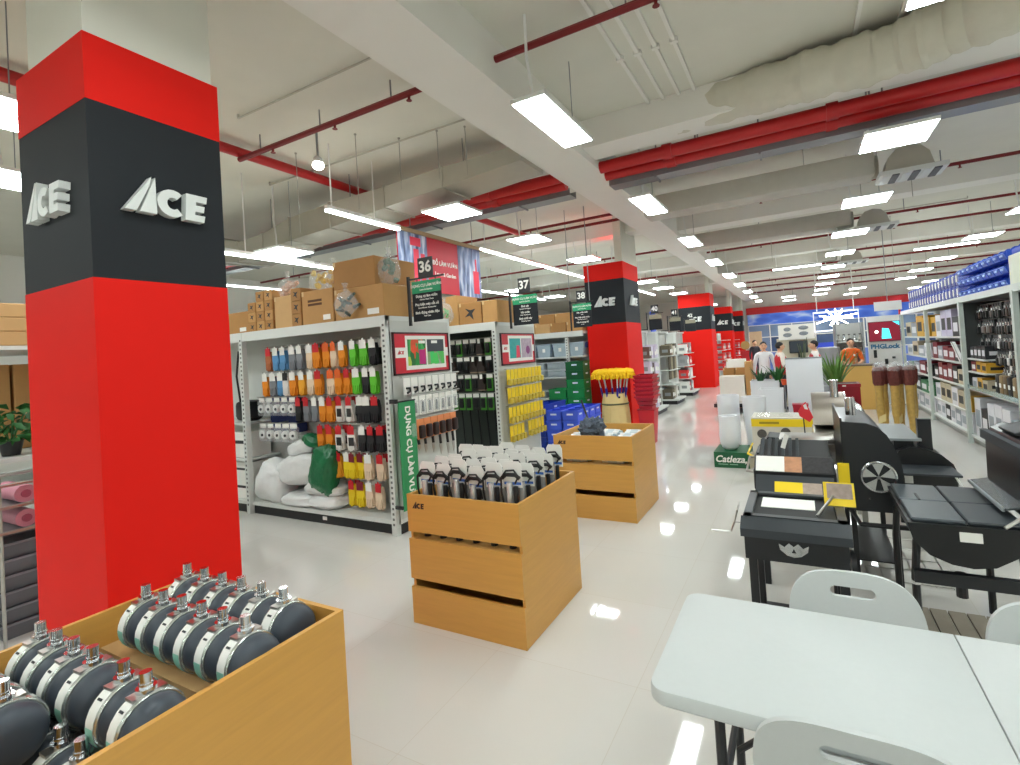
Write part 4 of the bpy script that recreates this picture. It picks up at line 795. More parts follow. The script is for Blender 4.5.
def bushy():
    st = MB()
    for k in range(7): a = k * .9; st.tube([(0, 0, .08), (.04 * math.cos(a), .04 * math.sin(a), .2), (.1 * math.cos(a), .1 * math.sin(a), .36)], .005, n=5)
    return [('pot', MB().lathe([(.06, 0), (.085, .12), (.09, .13), (.075, .125)], 14), BLACK), ('foliage', foliage(110, .15, .42, .12, .028), LEAF), ('stem', st, LEAF)]
for k, (x, y) in enumerate(((-5.27, 1.5), (-5.27, 1.88), (-5.27, 2.26))): inst('bushy', bushy, 'potted_plant', 'dark leafy potted plant on the rack left of the column, %s' % ('front', 'middle', 'rear')[k], 'plant', (x, y, 1.132), k, .85, 'plants left of the column')
def tray():
    m = MB(); w, d, h, t = .2, .15, .09, .008
    m.box(-w * .85, -d * .85, 0, w * .85, d * .85, t)
    def wall(p, q):
        m.add([(p[0] * .85, p[1] * .85, 0), (q[0] * .85, q[1] * .85, 0), (q[0], q[1], h), (p[0], p[1], h), (p[0] * .8, p[1] * .8, t), (q[0] * .8, q[1] * .8, t), (q[0] * .95, q[1] * .95, h), (p[0] * .95, p[1] * .95, h)], [(0, 1, 2, 3), (7, 6, 5, 4), (3, 2, 6, 7)])
    c = [(-w, -d), (w, -d), (w, d), (-w, d)]
    for i in range(4): wall(c[i], c[(i + 1) % 4])
    rim = MB().box(-w - .01, -d - .01, h, w + .01, -d + .01, h + .012).box(-w - .01, d - .01, h, w + .01, d + .01, h + .012).box(-w - .01, -d, h, -w + .01, d, h + .012).box(w - .01, -d, h, w + .01, d, h + .012)
    return [('tray_body', m, mat('62666c', .4)), ('rim', rim, mat('7d8188', .35))]
for c, (x, y, n_) in enumerate(((-4.78, 1.42, 6), (-4.80, 1.78, 7))):
    for k in range(n_): inst('tray', tray, 'plastic_tray', 'grey plastic tray in the %s stack left of the column, %s level' % (('front', 'rear')[c], ORD[k]), 'tray', (x, y, k * .104), 1.57, None, 'grey plastic trays')
r = T('wire_trolley', 'wire trolley with rolls left of the nearest column', 'trolley', (-4.8, 2.25, 0))
for z in (.72, .88, 1.02): P(r, 'wire_shelf', MB().tube([(-5.05, 1.2, z), (-4.5, 1.2, z), (-4.5, 2.1, z), (-5.05, 2.1, z)], .012, closed=True), STEEL)
for k in range(3):
    for x in (-5.04, -4.51): P(r, 'side_rod', MB().cyl((x, 1.22 + .42 * k, .0), (x, 1.22 + .42 * k, 1.1), .01, n=7), STEEL)
for zi, z in enumerate((.72, .88)):
    P(r, 'wire_deck', MB().box(-5.04, 1.2, z - .008, -4.51, 2.1, z - .002), mat('9a9da0', .4, .6))
    for k in range(3):
        q = T('pink_roll', 'pink tape roll on the %s trolley deck left of the column, %s' % (('lower', 'upper')[zi], ORD[k]), 'roll', (-4.62, 1.36 + .26 * k, z), group='pink rolls')
        P(q, 'roll', MB().cyl((-4.9, 1.36 + .26 * k, z + .058), (-4.56, 1.36 + .26 * k, z + .058), .058, n=18), mat('d08a9a', .5)); P(q, 'core', MB().cyl((-4.56, 1.36 + .26 * k, z + .058), (-4.553, 1.36 + .26 * k, z + .058), .026, n=12), mat('a04a60', .5))
# ================================================================== wooden promotion bins
def bin_(lab, x0, x1, y0, y1, h, logo=True):
    r = T('wooden_bin', lab, 'display bin', ((x0 + x1) / 2, (y0 + y1) / 2, 0), group='wooden promotion bins')
    t = .018
    for nm, a, b in (('side_panel', x0, x0 + t), ('side_panel', x1 - t, x1)):
        P(r, nm, MB().box(a, y0, 0, b, y1, h), WOOD)
    for za, zb in ((0, .23), (.28, .53), (.575, h)): P(r, 'front_plank', MB().box(x0 - .004, y0 - t, za, x1 + .001, y0, zb), WOOD)
    P(r, 'back_panel', MB().box(x0 + t, y1 - t, 0, x1 - t, y1, h), WOOD)
    P(r, 'inner_shelf', MB().box(x0 + t, y0, .515, x1 - t, y1 - t, .53), PLY); P(r, 'lower_shelf', MB().box(x0 + t, y0 + .002, .02, x1 - t, y1 - t, .04), PLY)
    if logo:
        for m in ace(.034, .001): P(r, 'letter', face_y(m, x0 + .085, y0 - t - .0005, h - .07), mat('2a1418', .6))
    return r
bin_('wooden slatted bin full of packaged hand pumps', -2.25, -1.44, 2.478, 3.27, .81)
bin_('wooden slatted bin with white rolls and a grey duster, farther one', -2.25, -1.44, 4.66, 5.47, .81)
b0 = bin_('nearest wooden bin filled with round black fittings', -2.3, -1.44, .40, 1.225, .81, logo=False)
P(b0, 'raised_step', MB().box(-2.28, .86, .53, -1.46, 1.205, .69), CARD3)
# ------------------------------------------------------------------ round black fittings in the nearest bin
def fitting():
    prof = [(.03, .1), (.052, .096), (.068, .084), (.076, .064), (.077, .045), (.074, .035)]
    body = MB().lathe([(r_, z) for r_, z in prof[::-1]], 24).rot('Y', PI / 2)
    band = MB().lathe([(.04, -.012), (.07, -.012), (.082, -.008), (.084, -.002), (.084, .036), (.081, .042), (.06, .042)], 24).rot('Y', PI / 2)
    lab_ = MB(); n = 10
    vs = []
    for i in range(n + 1):
        a = math.radians(-60 + 150 * i / n)
        for xx in (-.001, .035): vs.append((xx, -.0852 * math.cos(a), .0852 * math.sin(a)))
    lab_.add(vs, [(2 * i, 2 * i + 1, 2 * i + 3, 2 * i + 2) for i in range(n)])
    tag2 = MB(); vs = []
    for i in range(5):
        a = math.radians(-45 + 50 * i / 4)
        for xx in (.0, .034): vs.append((xx, -.0857 * math.cos(a), .0857 * math.sin(a)))
    tag2.add(vs, [(2 * i, 2 * i + 1, 2 * i + 3, 2 * i + 2) for i in range(4)])
    neck = MB().cyl((.014, 0, .08), (.014, 0, .094), .024, n=14).cyl((.014, 0, .094), (.014, 0, .132), .0145, n=14).cyl((.014, 0, .1), (.014, 0, .105), .017, n=14)
    return [('rubber_body', body, mat('3b424c', .45)), ('steel_band', band, mat('cfd4d0', .25, .8)), ('paper_label', lab_, PAPER), ('teal_print', tag2, mat('8fcdbb', .5), 2), ('chrome_stub', neck, CHROME), ('shoulder_plate', MB().box(-.004, -.04, .076, .034, .04, .084), STEEL),
            ('print_line', MB().box(.008, -.0872, -.003, .026, -.0855, .003).rot('X', math.radians(-48)), DARK, 2)]
def put(k, x, y, z, row_, rz=0, tl=0):
    inst('fitting', fitting, 'round_fitting', 'round black fitting with silver band, %s from left in the %s row' % (ORD[k], row_), 'fitting', (x, y, z), rz, None, 'round fittings in the nearest bin', tilt=(0, tl))
for k in range(6): put(k, -2.20 + k * .117, 1.115, .69 + .085, 'farthest', random.uniform(-.03, .03))
for k in range(6): put(k, -2.14 + k * .117, .943, .69 + .085, 'second farthest', random.uniform(-.03, .03))
for k in range(7): put(k, -2.255 + k * .115, .772, .53 + .085, 'third farthest', 0)
for k in range(6): put(k, -2.21 + k * .118 + (.06 if k > 3 else 0), .676, .53 + .228, 'piled-up', random.uniform(-.06, .06))
for k in range(7): put(k, -2.255 + k * .115, .58, .53 + .085, 'nearest bottom', 0)
for k in range(4): put(k, -2.23 + k * .118, .495, .53 + .232, 'front piled-up', random.uniform(-.05, .05))
# ------------------------------------------------------------------ packaged hand pumps in the middle bin
def pump():
    card = MB().box(-.06, -.002, .33, .06, .002, .45).prism([(-.06, .45), (.06, .45), (.045, .475), (-.045, .475)], 'y', -.002, .002)
    tub = MB().cyl((-.012, -.022, .03), (-.012, -.022, .36), .019, n=12)
    return [('card', card, PAPER), ('chrome_tube', tub, mat('dcdee0', .25, .55, var=.02)), ('black_sleeve', MB().cyl((.026, -.018, .03), (.026, -.018, .34), .014, n=10), BLACK), ('handle', MB().tube([(-.058, -.022, .385), (-.03, -.024, .405), (.03, -.024, .405), (.056, -.022, .385)], .012, n=8), BLACK),
            ('hose', MB().tube([(.03, -.03, .36), (.055, -.036, .40), (.03, -.042, .435), (-.02, -.042, .43), (-.055, -.04, .39), (-.06, -.034, .31), (-.05, -.024, .22)], .0062, n=6), BLACK),
            ('blue_print', MB().box(-.055, -.0035, .345, .055, -.002, .36), mat('3f74c8', .5), 0), ('foot', MB().cyl((-.012, -.022, 0), (-.012, -.022, .03), .022, n=10), BLACK, 1)]
for j in range(5):
    for k in range(6):
        inst('pump', pump, 'hand_pump', 'carded hand pump with chrome tube, %s from left in the %s row' % (ORD[k], ORD[j]), 'pump', (-2.155 + k * .126 + random.uniform(-.004, .004), 2.56 + j * .145, .531), random.uniform(-.1, .1), (1, 1, .98 + random.uniform(-.03, .07)), 'hand pumps in the wooden bin')
# ------------------------------------------------------------------ farther bin: white rolls and a grey duster
def roll(): return [('roll_body', MB().cyl((-.12, 0, .04), (.09, 0, .04), .04, n=14), WHITE), ('cap', MB().cyl((.09, 0, .04), (.13, 0, .04), .028, n=12), mat('9fb0b4', .4)), ('label_band', MB().cyl((-.06, 0, .04), (.03, 0, .04), .041, n=14, cap=False), mat('c9d3d6', .5))]
for j in range(7):
    for k in range(2): inst('roll', roll, 'white_bottle', 'white spray bottle lying in the farther bin, %s row, %s side' % (ORD[j], ('left', 'right')[k]), 'bottle', (-2.03 + k * .38, 4.74 + j * .1, .531), random.uniform(-.15, .15), None, 'white bottles in the farther bin')
for j in range(6):
    for k in range(3): inst('roll', roll, 'white_bottle', 'white spray bottle on the top layer of the farther bin, %s row, %s' % (ORD[j], ('left', 'middle', 'right')[k]), 'bottle', (-2.1 + k * .26 - .02 * (j % 2), 4.76 + j * .115, .697), random.uniform(-.25, .25), (.85, .85, .85), 'white bottles in the farther bin')
for j in range(5):
    inst('roll', roll, 'white_bottle', 'white spray bottle on the upper layer of the farther bin, %s from the front' % ORD[j], 'bottle', (-1.95 + .09 * j, 4.86 + j * .12, .613), random.uniform(-.4, .4), None, 'white bottles in the farther bin')
    inst('roll', roll, 'white_bottle', 'white spray bottle on the right upper layer of the farther bin, %s from the front' % ORD[j], 'bottle', (-1.62, 4.78 + j * .12, .613), random.uniform(-.3, .3), None, 'white bottles in the farther bin')
r = T('grey_duster', 'grey fluffy duster with black handle stuck in the farther bin', 'duster', (-1.95, 4.95, .7))
m = MB().ell((-1.93, 4.9, .85), (.13, .12, .10), 24, 14)
for i, p in enumerate(m.v):
    q = Vector(p); m.v[i] = tuple(q + (q - Vector((-1.93, 4.9, .85))) * .5 * mnoise.noise(q * 45))
P(r, 'fluff', m, mat('5b6470', .95, var=.5, scale=70, bump=.8)); P(r, 'handle', MB().cyl((-1.97, 4.93, .9), (-2.07, 5.0, 1.12), .011, n=8), DARK)
# ================================================================== white folding table and chairs
HD = mat('c2c6c5', .5, var=.02, bump=.05, scale=60)
r = T('folding_table', 'white plastic folding table with a centre seam in the right foreground', 'table', (.35, 1.63, 0))
def rrect(x0, x1, y0, y1, rad, n=5, corners=(1, 1, 1, 1)):
    out = []
    for i, (cx, cy, a) in enumerate(((x1 - rad, y1 - rad, 0), (x0 + rad, y1 - rad, 90), (x0 + rad, y0 + rad, 180), (x1 - rad, y0 + rad, 270))):
        if corners[i]: out += [(cx + rad * math.cos(math.radians(a + 90 * k / n)), cy + rad * math.sin(math.radians(a + 90 * k / n))) for k in range(n + 1)]
        else: out.append(((x1, x1 - 0)[0] if i in (0, 3) else x0, y1 if i in (0, 1) else y0))
    return out
def slab(poly, z0, z1, e):
    """rounded-edge plate"""
    cx = sum(p[0] for p in poly) / len(poly); cy = sum(p[1] for p in poly) / len(poly); n = len(poly); m = MB(); vs = []
    prof = [(z0, e), (z0 + e, 0), (z1 - e, 0), (z1 - e * .3, e * .3), (z1, e)]
    for z, ins in prof:
        for i, p in enumerate(poly):
            a = Vector(poly[i - 1]); b = Vector(poly[(i + 1) % n]); d = (b - a).normalized(); nr = Vector((-d.y, d.x))
            vs.append((p[0] + nr.x * ins, p[1] + nr.y * ins, z))
    fs = [tuple(range(n))[::-1], tuple(range((len(prof) - 1) * n, len(prof) * n))]
    for j in range(len(prof) - 1): fs += [(j * n + i, j * n + (i + 1) % n, (j + 1) * n + (i + 1) % n, (j + 1) * n + i) for i in range(n)]
    return m.add(vs, fs)
P(r, 'table_half', slab(rrect(-.42, .3445, 1.335, 1.92, .05, corners=(0, 1, 1, 0)), .695, .74, .008), HD)
P(r, 'table_half', slab(rrect(.3455, 1.11, 1.335, 1.92, .05, corners=(1, 0, 0, 1)), .695, .74, .008), HD)
P(r, 'apron', MB().box(-.36, 1.38, .67, 1.05, 1.4, .7).box(-.36, 1.855, .67, 1.05, 1.875, .7), mat('4a4c50', .45))
for x in (-.26, .95):
    for y in (1.46, 1.80): P(r, 'leg', MB().tube([(x, y, .69), (x, y, .03), (x, y, 0)], .014), DARK)
    P(r, 'foot_bar', MB().tube([(x, 1.44, .025), (x, 1.82, .025)], .014), DARK); P(r, 'cross_bar', MB().tube([(x, 1.46, .42), (x, 1.80, .42)], .011), DARK)
    P(r, 'brace', MB().tube([(x + (.02 if x < 0 else -.02), 1.63, .42), (x + (.33 if x < 0 else -.33), 1.63, .69)], .009), DARK)
def chair():
    W, tw = .235, .016
    # backrest: rounded panel with a slot handle, slightly leaning back; faces -Y
    outer = []
    for i in range(33):
        a = PI * i / 32; ca, sa = math.cos(a), math.sin(a)
        outer.append((W * math.copysign(abs(ca) ** .62, ca), .62 + .20 * abs(sa) ** .62))
    outer += [(-W * .97, .56), (-W * .9, .53), (W * .9, .53), (W * .97, .56)]
    bm = bmesh.new()
    def loop(pts): return [bm.verts.new((x, 0, z)) for x, z in pts]
    vo = loop(outer); hole = []
    for cx, a0 in ((.062, -90), (-.062, 90)):
        hole += [(cx + .017 * math.cos(math.radians(a0 + 180 * k / 6)), .755 + .017 * math.sin(math.radians(a0 + 180 * k / 6))) for k in range(7)]
    vh = loop(hole); es = []
    for L_ in (vo, vh): es += [bm.edges.new((L_[i], L_[(i + 1) % len(L_)])) for i in range(len(L_))]
    bmesh.ops.triangle_fill(bm, use_beauty=True, edges=es)
    bm.verts.index_update(); vs0 = [v.co.copy() for v in bm.verts]; fs0 = [[v.index for v in f.verts] for f in bm.faces]; bnd = [(e.verts[0].index, e.verts[1].index) for e in bm.edges if len(e.link_faces) == 1]; bm.free()
    n = len(vs0); vs = []
    for dy in (-tw / 2, tw / 2):
        for v in vs0: vs.append((v.x, dy - .35 * v.x * v.x + .22 * (v.z - .53) , v.z))
    fs = [tuple(f) for f in fs0] + [tuple(i + n for i in f[::-1]) for f in fs0] + [(a, b, b + n, a + n) for a, b in bnd]
    back = MB().add(vs, fs).move((0, .17, 0))
    seat = slab(rrect(-.2, .2, -.2, .2, .05), .42, .45, .008)
    parts = [('backrest', back, HD), ('seat', seat, HD)]
    for s in (-1, 1):
        parts.append(('leg', MB().tube([(s * .2, .19, .60), (s * .205, .1, .42), (s * .21, -.2, 0)], .011), mat('9aa09e', .4, .3)))
        parts.append(('leg', MB().tube([(s * .185, -.06, .42), (s * .19, .22, 0)], .011), mat('9aa09e', .4, .3)))
    parts.append(('stretcher', MB().tube([(-.2, -.14, .1), (.2, -.14, .1)], .008), mat('9aa09e', .4, .3)))
    return parts
inst('chair', chair, 'folding_chair', 'white folding chair behind the table with a handle slot in its back', 'chair', (.105, 1.88, 0), 0, (.86, 1, .985), 'white folding chairs')
inst('chair', chair, 'folding_chair', 'white folding chair cut off at the right edge of the picture', 'chair', (.645, 1.86, 0), 0, (.86, 1, .97), 'white folding chairs')
inst('chair', chair, 'folding_chair', 'white folding chair in front of the table at the bottom edge', 'chair', (.05, 1.485, 0), PI, (.9, 1, .995), 'white folding chairs')
# ================================================================== grills
GB = mat('1a1c1f', .42, var=.12, scale=12); GT = mat('33383d', .38, var=.1, scale=6); GPL = mat('4a5157', .3, .2, var=.1)
# front box grill with crown badge
r = T('charcoal_grill', 'black box charcoal grill with silver crown badge behind the table', 'grill', (-.09, 3.1, 0)); FG = r
x0, x1 = -.315, .145
P(r, 'firebox', MB().box(x0 + .01, 2.83, .56, x1 - .01, 2.85, .74).box(x0 + .01, 3.28, .56, x1 - .01, 3.30, .74).box(x0 + .01, 2.83, .56, x0 + .03, 3.3, .74).box(x1 - .03, 2.83, .56, x1 - .01, 3.3, .74).box(x0 + .01, 2.83, .56, x1 - .01, 3.3, .58), GB)
P(r, 'front_shelf', MB().prism([(2.75, .705), (2.75, .665), (2.77, .66), (2.83, .68), (2.83, .745), (2.765, .715)], 'x', x0 - .01, x1 + .01), GT)
P(r, 'front_panel', MB().box(x0 + .005, 2.77, .55, x1 - .005, 2.82, .672), GB)
P(r, 'rim', MB().box(x0, 2.83, .735, x1, 2.87, .75).box(x0, 3.26, .735, x1, 3.30, .75).box(x0, 2.83, .735, x0 + .04, 3.3, .75).box(x1 - .04, 2.83, .735, x1, 3.3, .75), GT)
P(r, 'tray_inset', MB().box(x0 + .03, 2.86, .6, x1 - .03, 3.27, .73), mat('0e0f10', .6))
cr = MB().prism([(-.155, .645), (-.15, .615), (-.12, .59), (-.09, .583), (-.06, .59), (-.03, .615), (-.025, .645), (-.05, .63), (-.07, .65), (-.09, .635), (-.11, .65), (-.13, .63)], 'y', 2.762, 2.77); cb_ = P(r, 'crown_badge', cr, CHROME)
P(cb_, 'badge_hole', MB().prism([(-.1, .605), (-.08, .605), (-.09, .625)], 'y', 2.7605, 2.762), BLACK)
for x in (x0 + .03, x1 - .03):
    for y in (2.87, 3.24): P(r, 'leg', MB().box(x - .02, y - .015, 0, x + .02, y + .015, .56), GB)
P(r, 'lower_shelf', MB().box(x0 + .02, 2.85, .1, x1 - .02, 3.26, .12), GB)
P(r, 'back_shelf', MB().prism([(3.31, .70), (3.47, .78), (3.5, .80), (3.5, .70)], 'x', x0 + .02, x1 - .02), GT); P(r, 'yellow_sticker', MB().prism([(3.33, .7115), (3.45, .7715), (3.45, .7735), (3.33, .7135)], 'x', -.19, -.04), YEL); P(r, 'photo_sticker', MB().prism([(3.33, .7115), (3.45, .7715), (3.45, .7735), (3.33, .7135)], 'x', -.04, .06), mat('a9968a', .5, var=.4, scale=30))
S('paper_sheet', 'white printed paper sheet lying in the front grill', 'paper', MB().box(-.245, 3.05, .731, .015, 3.23, .734), PAPER)
r = T('grill_manual', 'yellow and grey leaflet propped on the front grill corner', 'leaflet', (.12, 3.15, .75))
i_ = MB().box(.06, 3.1, .752, .2, 3.115, .875).rot('X', -.5, (.13, 3.1, .76)); P(r, 'leaflet', i_, YEL); i_ = MB().box(.075, 3.097, .79, .19, 3.1, .868).rot('X', -.5, (.13, 3.1, .76)); P(r, 'photo_print', i_, mat('9c8a80', .5, var=.5, scale=35))
P(r, 'stand_rod', MB().cyl((.02, 2.9, .752), (.1, 3.1, .80), .007, n=8), STEEL)
P(FG, 'wire_crank', MB().tube([(-.30, 3.0, .655), (-.38, 3.0, .65), (-.36, 2.98, .72), (-.36, 3.1, .73)], .005).tube([(-.38, 3.0, .65), (-.40, 2.99, .60), (-.5, 2.96, .61)], .005), STEEL)
# second black grill behind, with photo strip
r = T('charcoal_grill', 'second black box grill with a photo strip along its front edge', 'grill', (-.1, 3.95, 0))
x0, x1 = -.33, .15
P(r, 'firebox', MB().rbox(x0, 3.72, .64, x1, 4.3, .78, .01), GB); P(r, 'front_shelf', MB().prism([(3.66, .73), (3.66, .78), (3.78, .86), (3.80, .86), (3.80, .73)], 'x', x0 + .01, x1 - .01), GB)
P(r, 'white_strip', MB().prism([(3.665, .7835), (3.775, .857), (3.775, .859), (3.665, .7855)], 'x', x0 + .02, -.14), PAPER); P(r, 'food_photo', MB().prism([(3.665, .7835), (3.775, .857), (3.775, .859), (3.665, .7855)], 'x', -.14, -.04), mat('c08a66', .5, var=.4, scale=25)); P(r, 'icon_strip', MB().prism([(3.665, .7835), (3.775, .857), (3.775, .859), (3.665, .7855)], 'x', -.04, .13), mat('2d2a2c', .5, var=.8, scale=60))
for x in (x0 + .04, x1 - .04):
    for y in (3.78, 4.22): P(r, 'leg', MB().box(x - .02, y - .02, 0, x + .02, y + .02, .64), GB)
P(r, 'side_handle', MB().tube([(x0, 3.8, .74), (x0 - .05, 3.82, .74), (x0 - .05, 4.1, .78), (x0, 4.12, .78)], .008), STEEL)
for k in range(6): P(r, 'grate_bar', MB().box(x0 + .03 + k * .045, 3.9, .785, x0 + .05 + k * .045, 4.28, .805).rot('X', .25, (0, 3.9, .785)), GT)
P(r, 'grate_plate', MB().box(x0 + .02, 3.88, .78, x1 - .02, 4.3, .79).rot('X', .22, (0, 3.88, .78)), GB)
S('price_card', 'small white price card standing on the second black grill', 'card', MB().box(-.17, 4.05, .86, -.14, 4.055, .96).rot('Y', .3, (-.15, 4.05, .86)), PAPER)
r = T('yellow_tag', 'yellow tag hanging at the corner of the second black grill', 'tag', (.17, 3.66, .74)); P(r, 'tag', MB().box(.155, 3.64, .74, .215, 3.645, .86), YEL); P(r, 'paper_tail', MB().box(.165, 3.645, .66, .2, 3.65, .78), PAPER)
# third one: black drawers / grate trays on a stand with silver pan
r = T('grate_grill', 'dark grill with slatted grate and silver pan edge before the yellow-banded carton', 'grill', (-.12, 4.75, 0))
P(r, 'firebox', MB().rbox(-.38, 4.45, .58, .12, 4.88, .72, .01), GB)
P(r, 'pan', MB().rbox(-.2, 4.55, .80, .19, 4.88, .84, .012), STEEL); P(r, 'lid_shelf', MB().prism([(-.36, .72), (.1, .72), (.14, .80), (-.28, .84)], 'y', 4.62, 4.88), GT)
for x in (-.33, .08):
    for y in (4.5, 4.84): P(r, 'leg', MB().box(x - .02, y - .02, 0, x + .02, y + .02, .58), GB)
for k in range(5): P(r, 'grate_bar', MB().box(-.36 + k * .05, 4.46, .725, -.335 + k * .05, 4.62, .74), GT)
P(r, 'side_handle', MB().tube([(-.38, 4.55, .68), (-.44, 4.6, .7), (-.42, 4.85, .74)], .008), YEL)
# stainless grill with open hood
r = T('stainless_grill', 'stainless steel grill with curved hood standing open and a chrome chimney', 'grill', (.2, 5.1, 0))
hood = []
for i in range(10):
    a = math.radians(8 + 92 * i / 9); hood.append((5.45 - .42 * math.cos(a) * .75, .82 + .30 * math.sin(a)))
P(r, 'hood', MB().prism(hood + [(5.45, .82)], 'x', .06, .31), mat('a59d93', .32, .85, var=.05)); P(r, 'hood_side', MB().prism(hood + [(5.45, .82)], 'x', .31, .33), CHROME)
P(r, 'curved_flank', MB().tube([(.33, 5.0, 1.08), (.38, 4.98, 1.04), (.42, 4.96, .95), (.43, 4.95, .84)], .03, n=8), CHROME)
P(r, 'body', MB().rbox(.05, 4.95, .55, .42, 5.55, .82, .03), STEEL); P(r, 'drip_bowl', MB().lathe([(.05, 0), (.13, .06), (.15, .14), (.15, .16)], 18, (.2, 5.08, .60)), mat('9c9288', .35, .7))
P(r, 'chimney', MB().cyl((.235, 5.2, 1.1), (.235, 5.2, 1.24), .032, n=14).cyl((.235, 5.2, 1.24), (.235, 5.2, 1.25), .04, n=14), CHROME)
for x in (.09, .38):
    for y in (5.0, 5.5): P(r, 'leg', MB().box(x - .02, y - .02, 0, x + .02, y + .02, .56), STEEL)
r = T('red_pennant', 'small red promo flag on a thin pole in front of the steel hood', 'flag', (-.01, 4.95, .84)); P(r, 'pole', MB().cyl((-.01, 4.85, .84), (-.015, 4.85, 1.06), .005, n=6), DARK); P(r, 'flag', MB().prism([(-.04, .98), (.03, .93), (.06, .97), (.03, 1.05), (.01, 1.1), (-.02, 1.07), (-.05, 1.02)], 'y', 4.845, 4.855), mat('e2303a', .5)); P(r, 'white_print', MB().prism([(-.0, 1.04), (.025, 1.035), (.012, 1.085), (-.01, 1.07)], 'y', 4.842, 4.845), PAPER)
# big D-ended smoker with five-spoke damper
r = T('barrel_smoker', 'big black barrel smoker with silver five-spoke air damper', 'grill', (.36, 4.5, 0))
prof = [(.205, .50), (.46, .50), (.5, .53), (.517, .60), (.52, .72), (.508, .83), (.48, .92), (.445, .99), (.40, 1.04), (.34, 1.065), (.205, 1.075)]
P(r, 'end_cap', MB().prism(prof, 'y', 3.90, 3.93), mat('1d1f22', .5, var=.1)); P(r, 'barrel', MB().prism([(.36 + (x - .36) * .985, .78 + (z - .78) * .985) for x, z in prof], 'y', 3.93, 4.75), mat('3a3f44', .33, .2))
P(r, 'hinge_side', MB().box(.195, 3.9, .5, .207, 4.75, 1.1), BLACKG)
dm = P(r, 'damper_ring', MB().tube([(.385 + .092 * math.cos(2 * PI * k / 28), 3.893, .725 + .092 * math.sin(2 * PI * k / 28)) for k in range(28)], .009, n=6, closed=True), CHROME)
for k in range(5):
    a = 2 * PI * k / 5 + PI / 2; d = .36
    P(dm, 'damper_spoke', MB().prism([(.385 + .012 * math.cos(a), .725 + .012 * math.sin(a)), (.385 + .088 * math.cos(a - d), .725 + .088 * math.sin(a - d)), (.385 + .092 * math.cos(a), .725 + .092 * math.sin(a)), (.385 + .088 * math.cos(a + d), .725 + .088 * math.sin(a + d))], 'y', 3.888, 3.9), mat('c9cac6', .35, .6))
P(dm, 'damper_hub', MB().cyl((.385, 3.88, .725), (.385, 3.9, .725), .012, n=10), CHROME)
P(r, 'chimney', MB().cyl((.28, 4.2, 1.08), (.28, 4.2, 1.2), .03, n=14), CHROME); P(r, 'rivet', MB().ell((.33, 3.897, .585), (.006, .006, .006), 8, 5), CHROME)
for x in (.24, .47):
    for y in (3.98, 4.68): P(r, 'leg', MB().box(x - .015, y - .015, 0, x + .015, y + .015, .5), GB)
P(r, 'front_bar', MB().tube([(.22, 3.95, .5), (.27, 3.88, .42), (.54, 3.88, .42)], .016), GB); P(r, 'wire_rack', MB().box(.24, 3.98, .15, .47, 4.68, .158), DARK); P(r, 'lower_wheel', MB().cyl((.205, 4.0, .1), (.235, 4.0, .1), .1, n=20), GB)
# second smoker behind with side table
r = T('barrel_smoker', 'black rounded smoker with grey side table and square chimney, farther one', 'grill', (.85, 5.6, 0))
pts = [(.64, .30), (1.0, .29), (1.05, .35), (1.06, .45), (1.03, .53), (.96, .6), (.86, .645), (.76, .655), (.68, .62), (.64, .55)]
P(r, 'barrel', MB().prism(pts, 'y', 5.3, 6.1), GB); P(r, 'lid_rim', MB().prism([(.85 + (x - .85) * 1.02, .47 + (z - .47) * 1.03) for x, z in pts], 'y', 5.28, 5.31), BLACKG)
P(r, 'side_table', MB().box(.60, 5.35, .70, .85, 6.2, .72), mat('8f979b', .3, .4)); P(r, 'square_chimney', MB().box(.835, 5.4, .6, .93, 5.46, .88), GB); P(r, 'table_bracket', MB().box(.66, 5.4, .6, .8, 5.42, .7), GB)
for x in (.68, 1.0):
    for y in (5.36, 6.0): P(r, 'leg', MB().box(x - .015, y - .015, 0, x + .015, y + .015, .3), GB)
P(r, 'white_label', MB().box(.69, 5.27, .36, .76, 5.279, .42), PAPER); P(r, 'front_tray', MB().box(.62, 4.95, .5, 1.02, 5.28, .515), GT); P(r, 'lever', MB().cyl((1.0, 5.2, .5), (1.06, 5.12, .36), .008, n=8), PAPER)
# right half-barrel grill with four plates and open lid
r = T('half_barrel_grill', 'wide black half-barrel grill with four hot plates and open lid at right', 'grill', (.7, 3.5, 0))
prof = [(.42, .685), (.44, .6), (.5, .535), (.58, .5), (.66, .49), (.74, .505), (.82, .56), (.87, .63), (.885, .685)]
P(r, 'bowl', MB().prism(prof, 'y', 3.15, 3.85), GB); P(r, 'end_plate', MB().prism([(.65 + (x - .65) * 1.03, .6 + (z - .6) * 1.02) for x, z in prof], 'y', 3.135, 3.15), BLACKG)
for i in range(2):
    for j in range(2): P(r, 'hot_plate', MB().rbox(.435 + i * .222, 3.16 + j * .345, .685, .65 + i * .222, 3.495 + j * .345, .705, .006, 1), GPL if i == 0 else GT)
P(r, 'plate_handle', MB().box(.52, 3.5, .705, .53, 3.62, .71), DARK); P(r, 'plate_gap', MB().box(.65, 3.16, .684, .657, 3.84, .69), BLACK)
lid = [(.90 + .05 * 0, .70), (.905, 1.0), (.93, 1.06), (.99, 1.09), (1.06, 1.07), (1.12, 1.0), (1.13, .9), (1.1, .8), (1.04, .73)]
